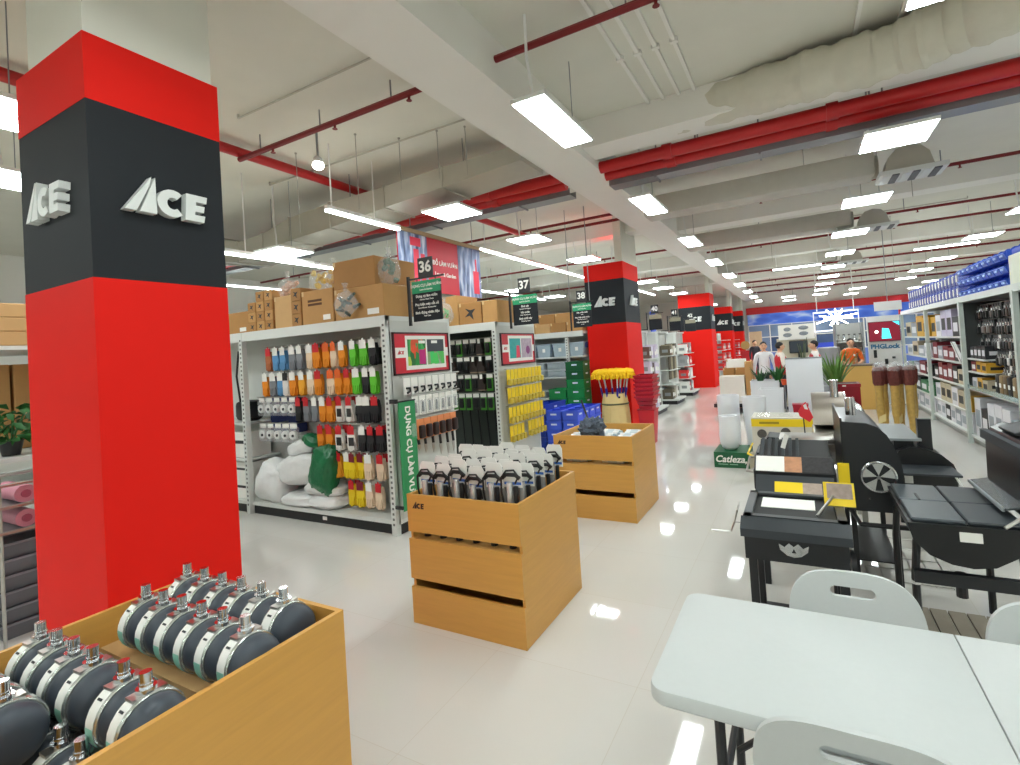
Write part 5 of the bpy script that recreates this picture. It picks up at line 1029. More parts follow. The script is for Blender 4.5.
P(r, 'lid', MB().prism(lid, 'y', 3.2, 3.84), BLACKG); P(r, 'lid_lip', MB().box(.885, 3.18, 1.0, .915, 3.85, 1.05), GT); P(r, 'warming_rack', MB().prism([(.82, .735), (.91, .755), (.91, .765), (.82, .745)], 'y', 3.28, 3.86), mat('4a5054', .2, .3)); P(r, 'rack_edge', MB().box(.815, 3.28, .732, .824, 3.86, .75), mat('b4bcc0', .3, .4)); P(r, 'lid_handle', MB().cyl((.78, 3.12, .7), (.87, 3.15, .76), .008, n=8), STEEL)
P(r, 'white_label', MB().box(.615, 3.128, .615, .70, 3.135, .66), PAPER)
for x, y in ((.46, 3.2), (.85, 3.2), (.46, 3.8), (.85, 3.8)): P(r, 'leg', MB().tube([(x, y, .62), (x + (-.02 if x < .6 else .02), y, .4), (x + (-.02 if x < .6 else .02), y, 0)], .018), GB)
P(r, 'cross_beam', MB().box(.43, 3.16, .38, .9, 3.2, .44), GB); P(r, 'ash_cup', MB().cyl((.66, 3.5, .42), (.66, 3.5, .5), .06, .04, n=14), GB); P(r, 'drain_funnel', MB().cyl((.64, 3.3, .28), (.64, 3.3, .4), .025, n=10), GB)
P(r, 'leg_cuff', MB().cyl((.44, 3.2, .36), (.44, 3.2, .375), .021, n=10), WHITE)
r = T('small_display', 'small dark tilted device lying on the grill lid at the right edge', 'device', (1.0, 3.6, 1.08)); P(r, 'case', MB().rbox(.93, 3.45, 1.09, 1.05, 3.7, 1.11, .008).rot('Y', -.3, (1, 3.6, 1.09)), DARK); P(r, 'round_knob', MB().ell((1.04, 3.5, 1.15), (.03, .03, .03), 12, 8), mat('d9c3a6', .5))
# wooden deck tile and wire grids on the floor under the grills
for k in range(8): S('deck_board', 'grey-brown deck slat on the floor under the grills, %s from the left' % ORD[k], 'board', MB().box(.48 + .085 * k, 3.3, 0, .557 + .085 * k, 3.72, .015), mat('8c8273', .7, var=.2), 'deck slats')
r = T('wire_grid', 'flat wire cooling grid on the floor under the smoker', 'grid', (.5, 4.5, 0))
m = MB()
for k in range(6): P(r, 'grid_wire', MB().cyl((.3 + k * .09, 4.05, .006), (.3 + k * .09, 4.9, .006), .004, n=5), STEEL)
for k in range(5): P(r, 'grid_wire', MB().cyl((.3, 4.05 + k * .21, .012), (.75, 4.05 + k * .21, .012), .004, n=5), STEEL)
# ================================================================== middle island: cartons, planters, plants
r = T('grill_carton', 'long pale carton with yellow band and grill pictures', 'box', (-.17, 6.5, 0))
P(r, 'carton', MB().box(-.54, 6.3, 0, .2, 6.75, .76), mat('d5cfc2', .6)); P(r, 'yellow_band', MB().box(-.541, 6.296, .66, .201, 6.3, .745), YEL); P(r, 'side_band', MB().box(-.544, 6.3, .66, -.54, 6.75, .745), YEL)
for x, z in ((-.44, .58), (-.44, .42), (-.2, .6), (0, .55)): P(r, 'round_picture', MB().cyl((x, 6.294, z), (x, 6.3, z), .05, n=16).cyl((x + .012, 6.292, z + .005), (x + .012, 6.294, z + .005), .03, n=12), mat('55504b', .5, var=.5, scale=40))
P(r, 'lettering', face_y(text_mb('CHARCOAL GRILL', .04, .0005, .001), -.36, 6.2955, .70) if False else MB().box(-.46, 6.2945, .69, -.26, 6.296, .715), mat('a08a1c', .5)); P(r, 'wrap_film', MB().box(-.5, 6.35, .76, .15, 6.7, .765), CLEAR)
r = T('planter_carton', 'dark green carton with white script lettering on the floor', 'box', (-.87, 7.3, 0))
P(r, 'carton', MB().box(-1.09, 7.05, 0, -.66, 7.6, .2), mat('0f5a36', .5)); P(r, 'lettering', face_y(text_mb('Catleza,', .12, .001, .003).tr(Matrix(((1, .25, 0, 0), (0, 1, 0, 0), (0, 0, 1, 0), (0, 0, 0, 1)))), -.875, 7.049, .11), PAPER); P(r, 'small_lettering', MB().box(-1.04, 7.048, .04, -.92, 7.05, .05).box(-.9, 7.048, .04, -.8, 7.05, .05), mat('8fb8a0', .5)); P(r, 'open_flap', MB().box(-.66, 7.05, .0, -.652, 7.3, .2).rot('Z', -.3, (-.66, 7.05, 0)), mat('c9bfa8', .6))
POT = mat('e6e7ea', .35, var=.02)
def urn(lab, x, y, z, prof, name='white_planter', sx=1, sy=1, square=False, soil=True):
    r = T(name, lab, 'planter', (x, y, z), group='white planters')
    h = prof[-1][1]; rt = prof[-1][0]
    n = 4 if square else 26
    m = MB().lathe(prof + [(rt - .02, h), (rt - .025, h - .05)], n, (x, y, z), sx=sx, sy=sy)
    if square: m.rot('Z', PI / 4, (x, y, z))
    P(r, 'pot', m, POT, smooth=30)
    s_ = MB().lathe([(rt - .03, h - .045), (rt - .03, h - .04)], n, (x, y, z), sx=sx, sy=sy)
    if square: s_.rot('Z', PI / 4, (x, y, z))
    P(r, 'dark_inside', s_, DARK)
    return r
urn('round white planter standing on the green carton, front left', -.905, 7.28, .201, [(.06, 0), (.1, .03), (.127, .1), (.132, .2), (.125, .35), (.115, .45)])
urn('tall tapered white planter right of the green carton', -.62, 7.79, .0, [(.09, 0), (.105, .05), (.145, .6), (.155, .85)])
urn('white planter behind the round one on the green carton', -.99, 8.05, .0, [(.12, 0), (.135, .1), (.15, .5), (.155, .85)])
urn('large square white planter in the middle of the island', -.43, 8.62, 0, [(.2, 0), (.235, .88)], square=True)
urn('larger square white planter behind, holding the green plants', -.55, 9.35, 0, [(.26, 0), (.3, .96)], square=True)
r = T('white_pedestal', 'tall white pedestal box in front of the counter', 'pedestal', (.04, 9.2, 0))
P(r, 'body', MB().rbox(-.22, 9.0, 0, .28, 9.45, 1.3, .008), mat('e2e4e8', .4, var=.02)); P(r, 'recessed_rim', MB().box(-.22, 8.998, 1.3, .28, 9.45, 1.305).box(-.18, 9.04, 1.305, .24, 9.41, 1.308), mat('6b7074', .5))
def agave(lab, x, y, z, n, L, spread, mt, w=.022, group=None, cat='plant', name='snake_plant'):
    rr = random.Random(int((x * 100 + y * 10) % 997)); t = T(name, lab, cat, (x, y, z), group=group)
    for k in range(n):
        a = 2 * PI * k / n + rr.uniform(-.2, .2); s = spread * rr.uniform(.35, 1); l = L * rr.uniform(.7, 1.1); d = Vector((math.cos(a), math.sin(a), 0)); q = Vector((-math.sin(a), math.cos(a), 0)); m = MB(); vs = []
        for i in range(6):
            u = i / 5; c = Vector((x, y, z)) + d * (.03 + s * u * (.5 + .5 * u)) + Vector((0, 0, l * u * (1 - .15 * u * s / max(.01, L)))); ww = w * (1 - u ** 2.2) + .001
            vs += [c - q * ww, c + q * ww, c + d * .008]
        fs = []
        for i in range(5):
            for j in range(3): fs.append((i * 3 + j, i * 3 + (j + 1) % 3, (i + 1) * 3 + (j + 1) % 3, (i + 1) * 3 + j))
        P(t, 'leaf', m.add(vs, fs), mt)
    return t
agave('spiky green plant with dark leaves in the square white planters', -.62, 9.35, .925, 14, .26, .2, mat('2d5c34', .5, var=.3, scale=20), group='island plants')
agave('leafy green plant beside the tall white pedestal', -.35, 9.32, .925, 18, .3, .24, LEAF, .03, group='island plants')
agave('small upright plant growing out of the white pedestal', .03, 9.2, 1.309, 6, .3, .06, mat('4d5c3a', .5), .012, group='island plants')
r = T('orange_flower_pot', 'small orange pot at the corner of the white planters', 'pot', (-.24, 8.9, .89)); P(r, 'pot', MB().lathe([(.035, 0), (.05, .08), (.053, .09)], 14, (-.255, 9.12, .89)), mat('e2582a', .5)); P(r, 'soil', MB().cyl((-.255, 9.12, .965), (-.255, 9.12, .972), .044, n=12), DARK); P(r, 'stand', MB().cyl((-.255, 9.12, 0), (-.255, 9.12, .89), .012, n=8), GREYM)
r = T('red_planter', 'square dark red planter with open top holding the snake plant', 'planter', (.64, 9.7, 0))
P(r, 'pot', MB().box(.42, 9.5, 0, .79, 9.9, .84), mat('8f1024', .3)); P(r, 'rim', MB().box(.41, 9.49, .8, .8, 9.52, .85).box(.41, 9.88, .8, .8, 9.91, .85).box(.41, 9.5, .8, .44, 9.9, .85).box(.77, 9.5, .8, .8, 9.9, .85), mat('9a1a2c', .3)); P(r, 'soil', MB().box(.44, 9.52, .84, .77, 9.88, .842), DARK); P(r, 'white_mark', MB().box(.55, 9.489, .81, .6, 9.49, .83), PAPER)
r = T('red_planter', 'small red planter low behind the steel hood', 'planter', (.0, 8.6, 0)); P(r, 'pot', MB().lathe([(.1, 0), (.14, .62), (.15, .66), (.13, .66)], 4, (-.05, 8.5, 0)).rot('Z', PI / 4, (-.05, 8.5, 0)), mat('a8142c', .35), smooth=20); P(r, 'soil', MB().box(-.12, 8.43, .63, .02, 8.57, .64), DARK)
agave('green snake plant with upright blades behind the steel grill', .5, 10.5, .62, 40, .72, .42, LEAF2, .03, group='island plants')
r = T('long_planter', 'dark long planter under the snake plant', 'planter', (.5, 10.5, 0)); P(r, 'pot', MB().rbox(.2, 10.3, 0, .8, 10.7, .62, .02), mat('8a1024', .35)); P(r, 'soil', MB().box(.24, 10.34, .62, .76, 10.66, .625), DARK)
# torch-like bundles of brown and gold in clear sleeves
def torch():
    m = MB().lathe([(.035, 0), (.04, .3), (.045, .42), (.058, .5), (.062, .62), (.058, .78), (.066, .9)], 12)
    b = MB().lathe([(.066, .88), (.078, .91), (.082, 1.02), (.078, 1.1), (.05, 1.13)], 12)
    for k in range(10): a = 2 * PI * k / 10; b.cyl((.076 * math.cos(a), .076 * math.sin(a), .91), (.081 * math.cos(a), .081 * math.sin(a), 1.08), .007, n=5)
    return [('gold_stalk', m, mat('c09c52', .45, var=.3, scale=24)), ('brown_head', b, mat('6e332c', .6, var=.7, scale=50, bump=.8)), ('clear_cap', MB().lathe([(.082, 1.08), (.075, 1.14), (.045, 1.18), (.012, 1.2)], 12), CLEAR), ('paper_tie', MB().prism([(-.05, .36), (.05, .4), (.06, .5), (-.03, .46)], 'y', -.055, -.05), mat('d9c68c', .6))]
for k, (x, y) in enumerate(((.93, 8.55), (1.1, 8.5), (1.27, 8.52), (1.0, 8.75), (1.18, 8.72), (1.33, 8.74))):
    inst('torch', torch, 'dried_bundle', 'golden stalk bundle with brown head, %s %s' % (ORD[k % 3], 'from the left in front' if k < 3 else 'from the left behind'), 'bundle', (x, y, .0), k, (.85, .85, 1.02), 'dried bundles')
# cart with cartons before the far columns
r = T('flat_trolley', 'low black flatbed trolley under the cartons in the main aisle', 'trolley', (-1.35, 12.9, 0))
P(r, 'deck', MB().box(-1.85, 12.5, .12, -1.0, 13.4, .2), BLACK)
for x in (-1.75, -1.1):
    for y in (12.6, 13.3): P(r, 'wheel', MB().cyl((x - .02, y, .06), (x + .02, y, .06), .06, n=12), DARK)
for k, (x0, x1, y0, y1, z0, h, mt, lab) in enumerate(((-1.70, -1.16, 12.52, 12.95, .202, .63, mat('e3ddd3', .5), 'white shrink-wrapped carton at the front of the black trolley'), (-1.14, -1.0, 12.55, 13.0, .202, .95, CARD, 'tall brown carton right of the wrapped one on the trolley'), (-1.66, -1.40, 12.97, 13.35, .202, .8, CARD2, 'brown carton behind the wrapped one, left'), (-1.38, -1.16, 12.97, 13.35, .202, .8, CARD, 'brown carton behind the wrapped one, right'), (-1.58, -1.16, 13.0, 13.3, 1.004, .2, PAPER, 'white carton on top of the trolley load'), (-1.4, -1.05, 13.4, 13.7, .0, 1.0, CARD, 'large brown carton standing behind the trolley'))):
    carton(lab, x0, x1, y0, y1, z0, h, mt, 'label' if k in (0, 1) else None, 'cartons on the trolley', tape=k != 0)
# ================================================================== right-hand shelving
RX0, RX1 = 2.03, 2.62
r = T('wall_shelving', 'long white shelving run with locks, tools and boxes on the right', 'shelving', (2.3, 9.5, 0))
PY = (5.1, 7.2, 9.25, 11.5, 13.9)
P(r, 'back_panel', MB().box(RX1 - .03, PY[0], .1, RX1, PY[-1], 2.1), mat('b9c0bb', .6)); P(r, 'plinth', MB().box(RX0 + .06, PY[0], 0, RX1, PY[-1], .1), mat('a9aca8', .5)); P(r, 'base_shelf', MB().box(RX0, PY[0], .1, RX1, PY[-1], .13), SHELFW)
P(r, 'top_shelf', MB().box(RX0, PY[0], 2.0, RX1, PY[-1], 2.04), SHELFW); P(r, 'top_fascia', MB().box(RX0 - .025, PY[0], 1.98, RX0, PY[-1], 2.06), mat('cfd6d0', .4))
for y in PY: P(r, 'post', MB().box(RX0 - .03, y - .035, 0, RX0 + .02, y + .035, 2.0), mat('c3cdc6', .4))
SH = {0: (.78,), 1: (.78,), 2: (.42, .78, 1.12, 1.5), 3: (.42, .78, 1.12, 1.5)}
for b, zs in SH.items():
    for z in zs: P(r, 'shelf', MB().box(RX0 + .02, PY[b] + .03, z - .025, RX1 - .03, PY[b + 1] - .03, z), SHELFW)
    if b in (1,):
        for z in (1.02, 1.2): P(r, 'shelf', MB().box(RX0 + .02, PY[b] + 1.3, z - .02, RX1 - .03, PY[b + 1] - .03, z), SHELFW)
for z in (.78,): 
    for b in (0, 1): P(r, 'glass_edge', MB().box(RX0 - .0, PY[b] + .035, z, RX0 + .012, PY[b + 1] - .035, z + .05), mat('9fc0c4', .1, alpha=.5))
rb = r
for z in (1.92, 1.72, 1.52, 1.32, 1.14):
    for b in (0, 1):
        ye = PY[b + 1] - .1 if z > 1.3 else PY[b] + 1.2
        P(r, 'hang_rail', MB().cyl((2.22, PY[b] + .1, z), (2.22, ye, z), .007, n=6).cyl((2.22, PY[b] + .12, z), (2.6, PY[b] + .12, z), .006, n=5).cyl((2.22, ye - .02, z), (2.6, ye - .02, z), .006, n=5), STEEL)
for yd in (PY[1], PY[2]): P(r, 'added_dark_divider', MB().box(RX0 + .03, yd - .012, .8, RX1 - .03, yd + .012, 1.97), mat('3a3d3c', .6))  # dark panels added so the view between the bays stays dark
P(r, 'dark_back_sheet', MB().box(RX1 - .036, PY[0] + .04, .85, RX1 - .03, PY[2] - .04, 1.96), mat('26292a', .6))
def lockpack(t):
    cols = {'k': mat('1d1f20', .45), 's': mat('8e8a86', .4, .5), 'b': mat('54443a', .5), 'w': mat('d6d6d4', .5)}
    def f(): return [('card', MB().box(-.003, -.045, -.2, .003, .045, 0), mat('3a3d3e', .5) if t != 'w' else PAPER), ('lock_body', MB().rbox(-.035, -.03, -.19, -.003, .03, -.09, .01), cols[t]), ('shackle', MB().tube([(-.018, -.02, -.09), (-.018, -.018, -.055), (-.018, 0, -.042), (-.018, .018, -.055), (-.018, .02, -.09)], .006, n=6), CHROME, 1)]
    return f
rnd = random.Random(9)
for ri, z in enumerate((1.92, 1.72, 1.52, 1.32, 1.14)):
    for b in (0, 1):
        n_ = 20 if z > 1.3 else 11
        for k in range(n_):
            if rnd.random() < .08: continue
            t = rnd.choice('kkkksbkw'); inst(('lock', t), lockpack(t), 'lock_pack', '%s padlock pack, %s along in the %s row of the %s bay' % ({'k': 'black', 's': 'grey', 'b': 'brown', 'w': 'white-carded'}[t], ORD[k], ORD[ri], ('nearest right', 'second right')[b]), 'pack', (2.2, PY[b] + .14 + k * .095, z - .008), rnd.uniform(-.15, .15), rnd.choice((.9, .95, 1)), 'padlock packs')
def rbx(lab, y, z, w, h, d, mt, pm, group, x=None):
    x = RX0 + .05 if x is None else x
    q = T('product_box', lab, 'box', (x + d / 2, y + w / 2, z), group=group)
    P(q, 'carton', MB().box(x, y, z, x + d, y + w, z + h), mt); P(q, 'print_panel', MB().box(x - .0015, y + w * .15, z + h * .25, x, y + w * .85, z + h * .7), pm); P(q, 'side_print', MB().box(x + .04, y - .0015, z + h * .3, x + d - .05, y, z + h * .6), pm)
C_ = {'w': mat('e4e3e8', .5), 'l': mat('c9c3da', .5), 'r': mat('7d2430', .45), 'y': mat('d9a632', .5), 'k': mat('25262a', .5), 'c': mat('c4b79c', .6), 'g': mat('3a7d52', .5), 's': mat('9aa3ad', .4)}
BN = {1: 'second', 2: 'third', 3: 'farthest'}
CN = {'w': 'white', 'l': 'lilac', 'r': 'dark red', 'y': 'yellow', 'k': 'black', 'c': 'beige', 'g': 'green', 's': 'grey'}
def fill(b, z, zi, seq, y0=None, y1=None):
    y0 = PY[b] + .06 if y0 is None else y0; y1 = PY[b + 1] - .06 if y1 is None else y1; w = (y1 - y0) / len(seq)
    for k, (c, h) in enumerate(seq):
        rbx('%s boxed product, %s along on the %s level of the %s right bay' % (CN[c], ORD[k], zi, BN[b]), y0 + k * w + .01, z + .001, w - .02, h, .34, C_[c], C_['k' if c in 'wlcy' else 'w'] if c != 'w' else C_['s'], 'boxed goods on the right shelving')
fill(2, .13, 'bottom', [('w', .26), ('w', .26), ('s', .25), ('w', .26), ('k', .24), ('w', .26), ('w', .25)]); fill(2, .42, 'second', [('y', .2), ('c', .26), ('w', .28), ('c', .3), ('c', .3), ('w', .26)])
fill(2, .78, 'third', [('y', .25), ('c', .22), ('k', .26), ('r', .28), ('r', .24), ('r', .28), ('k', .2)]); fill(2, 1.12, 'fourth', [('w', .34), ('k', .24), ('r', .2), ('r', .22), ('s', .22), ('r', .28)]); fill(2, 1.5, 'top', [('w', .4), ('k', .3), ('l', .42), ('l', .42), ('w', .36), ('y', .34)])
fill(3, .13, 'bottom', [('w', .26), ('w', .24), ('s', .26), ('w', .26), ('w', .24)]); fill(3, .42, 'second', [('g', .2), ('g', .22), ('k', .26), ('w', .25)]); fill(3, .78, 'third', [('k', .2), ('r', .24), ('s', .2), ('g', .18)]); fill(3, 1.12, 'fourth', [('w', .25), ('s', .2), ('c', .28), ('w', .2)]); fill(3, 1.5, 'top', [('y', .35), ('y', .4), ('s', .28), ('c', .3)])
fill(1, .13, 'bottom', [('k', .5), ('s', .4), ('w', .5), ('w', .52), ('w', .5), ('k', .4), ('w', .52)]); fill(1, 1.02, 'middle', [('y', .13), ('y', .14), ('r', .13)], PY[1] + 1.33); fill(1, .78, 'third', [('c', .14), ('y', .16), ('w', .15)], PY[1] + 1.33); fill(1, 1.2, 'upper', [('k', .17), ('k', .17), ('k', .17), ('k', .16)], PY[1] + 1.33)
for k in range(8):
    q = T('tool_pouch', 'brown paper tool pouch leaning on the glass ledge of the right shelving, %s' % ORD[k], 'pouch', (2.2, PY[1] + .12 + .15 * k, .781), group='tool pouches'); yy = PY[1] + .12 + .15 * k
    P(q, 'pouch', MB().rbox(2.12, yy - .06, .781, 2.2, yy + .06, 1.02, .02).rot('X', rnd.uniform(-.2, .2), (2.15, yy, .8)), (mat('8a7452', .7), mat('2d2a28', .6), mat('6e5a40', .7))[k % 3]); P(q, 'label', MB().box(2.115, yy - .025, .87, 2.12, yy + .025, .92), PAPER)
for k in range(9):
    q = T('glass_jar', 'small silver container on the lower glass ledge of the right shelving, %s' % ORD[k], 'jar', (2.1, PY[0] + .2 + .21 * k, .781), group='small containers')
    P(q, 'jar', MB().lathe([(.05, 0), (.055, .02), (.05, .09)], 14, (2.14, PY[0] + .2 + .21 * k, .781)), STEEL); P(q, 'lid', MB().cyl((2.14, PY[0] + .2 + .21 * k, .871), (2.14, PY[0] + .2 + .21 * k, .885), .052, n=14), DARK)
q = T('white_slide_board', 'white slanted board on the middle shelf of the third right bay', 'board', (2.06, 9.9, 1.12)); 
P(q, 'board', MB().prism([(9.45, 1.125), (9.55, 1.125), (10.0, 1.42), (9.9, 1.42)], 'x', 2.035, 2.075), WHITE); P(q, 'edge', MB().prism([(9.44, 1.125), (9.46, 1.125), (9.91, 1.42), (9.89, 1.42)], 'x', 2.03, 2.035), GREYM)
# blue stacking bins on top of the right shelving
def bbin():
    w, d, h = .095, .16, .15; m = MB().box(-d, -w, 0, d, w, .008).box(-d, -w, 0, d, -w + .008, h * .6).box(-d, w - .008, 0, d, w, h * .6).box(d - .008, -w, 0, d, w, h)
    m.prism([(-d, 0), (-d + .008, 0), (-d - .02, h * .45), (-d - .028, h * .45)], 'y', -w, w)
    m.prism([(-d + .05, h * .6), (d, h * .6), (d, h), (-d + .12, h)], 'y', -w, -w + .008).prism([(-d + .05, h * .6), (d, h * .6), (d, h), (-d + .12, h)], 'y', w - .008, w)
    return [('bin_body', m, mat('3a66d8', .4)), ('label_tab', MB().box(-d - .03, -w * .5, h * .2, -d - .022, w * .5, h * .36), mat('9fbcf0', .5), 0), ('front_lip', MB().box(-d - .034, -w, h * .42, -d - .018, w, h * .48), mat('5f88ea', .4))]
for lv in range(3):
    for k in range(9): inst('bbin', bbin, 'storage_bin', 'light blue stacking bin, %s from the near end, %s level of the near stack' % (ORD[k], ORD[lv]), 'bin', (2.24, 7.6 + k * .215, 2.061 + lv * .152), 0, None, 'blue bins on the right shelving')
def bcol(): return [('pack', MB().rbox(-.08, -.07, 0, .08, .07, .2, .02), mat('2a3fae', .4)), ('clear_wrap', MB().rbox(-.085, -.075, .0, .085, .075, .17, .02), CLEAR), ('white_label', MB().box(-.087, -.03, .05, -.085, .03, .15), PAPER)]
for lv in range(2):
    for k in range(18): inst('bcol', bcol, 'blue_pack', 'dark blue wrapped pack, %s from the near end, %s level of the far group' % (ORD[k], ('lower', 'upper')[lv]), 'pack', (2.2, 9.75 + k * .22, 2.061 + lv * .201), 0, None, 'blue packs on the right shelving')
for k in range(5): carton('pale white-green carton on top of the right shelving, %s from the near end' % ORD[k], 2.08, 2.5, 5.4 + k * .42, 5.8 + k * .42, 2.061, .33, mat('dfe3d2', .6, var=.1), None, 'pale cartons on the right shelving')
S('blue_tarp', 'flat blue folded tarp lying on the pale cartons at right', 'tarp', MB().rbox(2.1, 6.0, 2.392, 2.5, 7.45, 2.46, .02), mat('2f4fc8', .5))
# ================================================================== counter, service wall and display at the far end
r = T('service_counter', 'plywood-fronted service counter behind the snake plant', 'counter', (1.0, 13.2, 0))
P(r, 'front_panel', MB().box(.62, 13.0, 0, 1.36, 13.04, .93), mat('d9ae5e', .5, var=.06, kind='wood')); P(r, 'side_panel', MB().box(1.32, 13.04, 0, 1.36, 13.5, .93), PLY); P(r, 'worktop', MB().box(.6, 12.98, .93, 1.4, 13.55, .96), mat('6e6253', .4)); P(r, 'left_panel', MB().box(.62, 13.04, 0, .66, 13.5, .93), PLY)
r = T('lock_display_wall', 'white display panel with lettering, screen and door locks', 'display', (1.73, 14.1, 0))
P(r, 'panel', MB().box(1.38, 14.0, 0, 2.0, 14.1, 2.0), WHITE); P(r, 'screen_frame', MB().box(1.4, 13.96, 1.42, 1.99, 14.0, 1.87), BLACK)
P(r, 'screen', MB().box(1.41, 13.955, 1.43, 1.98, 13.96, 1.86), mat('6a1526', .3, var=.5, scale=3, emit=.8)); P(r, 'phone_picture', MB().prism([(1.64, 1.48), (1.82, 1.48), (1.78, 1.7), (1.66, 1.72)], 'y', 13.95, 13.955), mat('49d7e8', .3, emit=1.2)); P(r, 'screen_glow', MB().cyl((1.55, 13.95, 1.64), (1.55, 13.955, 1.64), .035, n=12), mat('fff0e8', .3, emit=2)); P(r, 'teal_corner', MB().prism([(1.85, 1.86), (1.98, 1.86), (1.98, 1.76)], 'y', 13.95, 13.955), mat('4fc3d9', .3, emit=1))
P(r, 'lettering', face_y(text_mb('PHGLock', .135, .004, .006), 1.69, 13.996, 1.3), mat('3f7fa8', .4))
for k, (x, z, h) in enumerate(((1.5, 1.05, .18), (1.84, 1.02, .05), (1.7, .9, .12), (1.5, .7, .2))): P(r, 'door_lock', MB().rbox(x - .03, 13.97, z, x + .03, 14.0, z + h, .008), DARK)
r = T('goods_rack', 'grey rack of shiny fittings beside the person in orange', 'shelving', (.95, 14.6, 0)); P(r, 'back_panel', MB().box(.75, 14.9, 0, 1.37, 14.93, 1.9), mat('c7c8c4', .6))
for x in (.78, 1.34): P(r, 'post', MB().box(x - .02, 14.5, 0, x + .02, 14.9, 1.9), GREYM)
for z in (.4, .8, 1.15, 1.45): P(r, 'shelf', MB().box(.78, 14.5, z - .02, 1.34, 14.9, z), SHELFW)
for zi, z in enumerate((.801, 1.151, 1.451)):
    for k in range(5): inst(('fit', k % 2), (lambda k_: (lambda: [('fitting', MB().lathe([(.04, 0), (.045, .05), (.02, .09), (.02, .16)], 12), CHROME if k_ else mat('b9b4ac', .5)), ('cap', MB().cyl((0, 0, .16), (0, 0, .18), .026, n=10), DARK)]))(k % 2), 'metal_fitting', 'shiny fitting on the grey rack, %s from the left on the %s shelf' % (ORD[k], ORD[zi]), 'fitting', (.85 + .11 * k, 14.65, z), 0, None, 'fittings on the grey rack')
for k in range(3):
    q = T('paint_tub', 'rounded grey tub stacked behind the counter, %s from the bottom' % ORD[k], 'tub', (.6, 14.2, .45 * k), group='grey tubs'); P(q, 'tub', MB().lathe([(.19, 0), (.22, .4), (.225, .42)], 20, (.6, 14.2, .45 * k)), mat('a7adb4', .35)); P(q, 'lid', MB().cyl((.6, 14.2, .45 * k + .42), (.6, 14.2, .45 * k + .449), .23, n=20), mat('c2c7cc', .35))
r = T('reception_kiosk', 'beige kiosk with a monitor and white picture board', 'counter', (-.15, 14.2, 0))
P(r, 'kiosk_body', MB().box(-.5, 14.1, 0, .35, 14.5, 1.62), mat('cdc7b2', .6)); P(r, 'white_board', MB().box(-.45, 14.06, 1.58, .33, 14.12, 1.95), PAPER)
for (x, z, w_) in ((-.25, 1.84, .16), (-.25, 1.7, .2), (.1, 1.86, .22), (.1, 1.72, .2)): P(r, 'picture', MB().ell((x, 14.055, z), (w_ / 2, .006, .05), 12, 6), mat('8e959b', .5, var=.4, scale=20))
P(r, 'monitor', MB().rbox(-.23, 13.98, 1.25, .17, 14.02, 1.55, .01), BLACK); P(r, 'monitor_screen', MB().box(-.21, 13.975, 1.27, .15, 13.98, 1.53), mat('39424c', .2)); P(r, 'monitor_stand', MB().box(-.05, 14.0, 1.0, -.01, 14.1, 1.3), DARK); P(r, 'ledge', MB().box(-.5, 13.85, 1.0, .35, 14.1, 1.03), mat('b9b29b', .5))
r = T('white_counter', 'white low counter beneath the glazed front', 'counter', (.6, 18, 0)); P(r, 'body', MB().box(.35, 17.9, 0, 1.6, 18.4, 1.2), mat('e6eaf4', .4)); P(r, 'worktop', MB().box(.32, 17.87, 1.2, 1.63, 18.43, 1.24), WHITE); P(r, 'blue_band', MB().box(.33, 17.86, 1.24, 1.62, 17.9, 1.42), mat('2f48c0', .4))
r = T('white_light_frame', 'white rectangular frame with lamp and its star-shaped glare hanging far back', 'lamp', (.95, 17, 1.75))
P(r, 'frame', MB().tube([(.4, 17, 1.75), (1.5, 17, 1.78), (1.5, 17, 2.3), (.4, 17, 2.3)], .025, closed=True), mat('f2f4ff', .4, emit=.3)); P(r, 'hanging_bar', MB().cyl((.5, 17, 2.3), (.5, 17, SLAB), .012, n=6).cyl((1.4, 17, 2.3), (1.4, 17, SLAB), .012, n=6), WHITE)
for k in range(15):
    a = 2 * PI * k / 15 + .3; L_ = (.55, .25, .42, .3)[k % 4]; P(r, 'glare_ray', MB().tube([(.95, 17.02, 2.12), (.95 + L_ * math.cos(a), 17.02, 2.12 + .26 * math.sin(a))], .013, n=6), mat('f5f3ff', .4, emit=16.))  # radiating strips give shape to the glare burst of the lamp cluster
r = T('white_hanging_sign', 'pale hanging sign plate left of the blue packs', 'sign', (1.8, 13.6, 2.15)); P(r, 'plate', MB().box(1.5, 13.6, 2.1, 2.0, 13.62, 2.3), WHITE); P(r, 'rod', MB().cyl((1.75, 13.61, 2.3), (1.75, 13.61, SLAB), .008, n=6), GREYM)
S('red_banner_board', 'small red board at the end of the right shelving top', 'sign', MB().prism([(1.75, 2.3), (2.05, 2.3), (2.05, 2.42)], 'y', 14.0, 14.03).box(1.99, 14.0, 2.0, 2.03, 14.03, 2.3), mat('d0202c', .5))
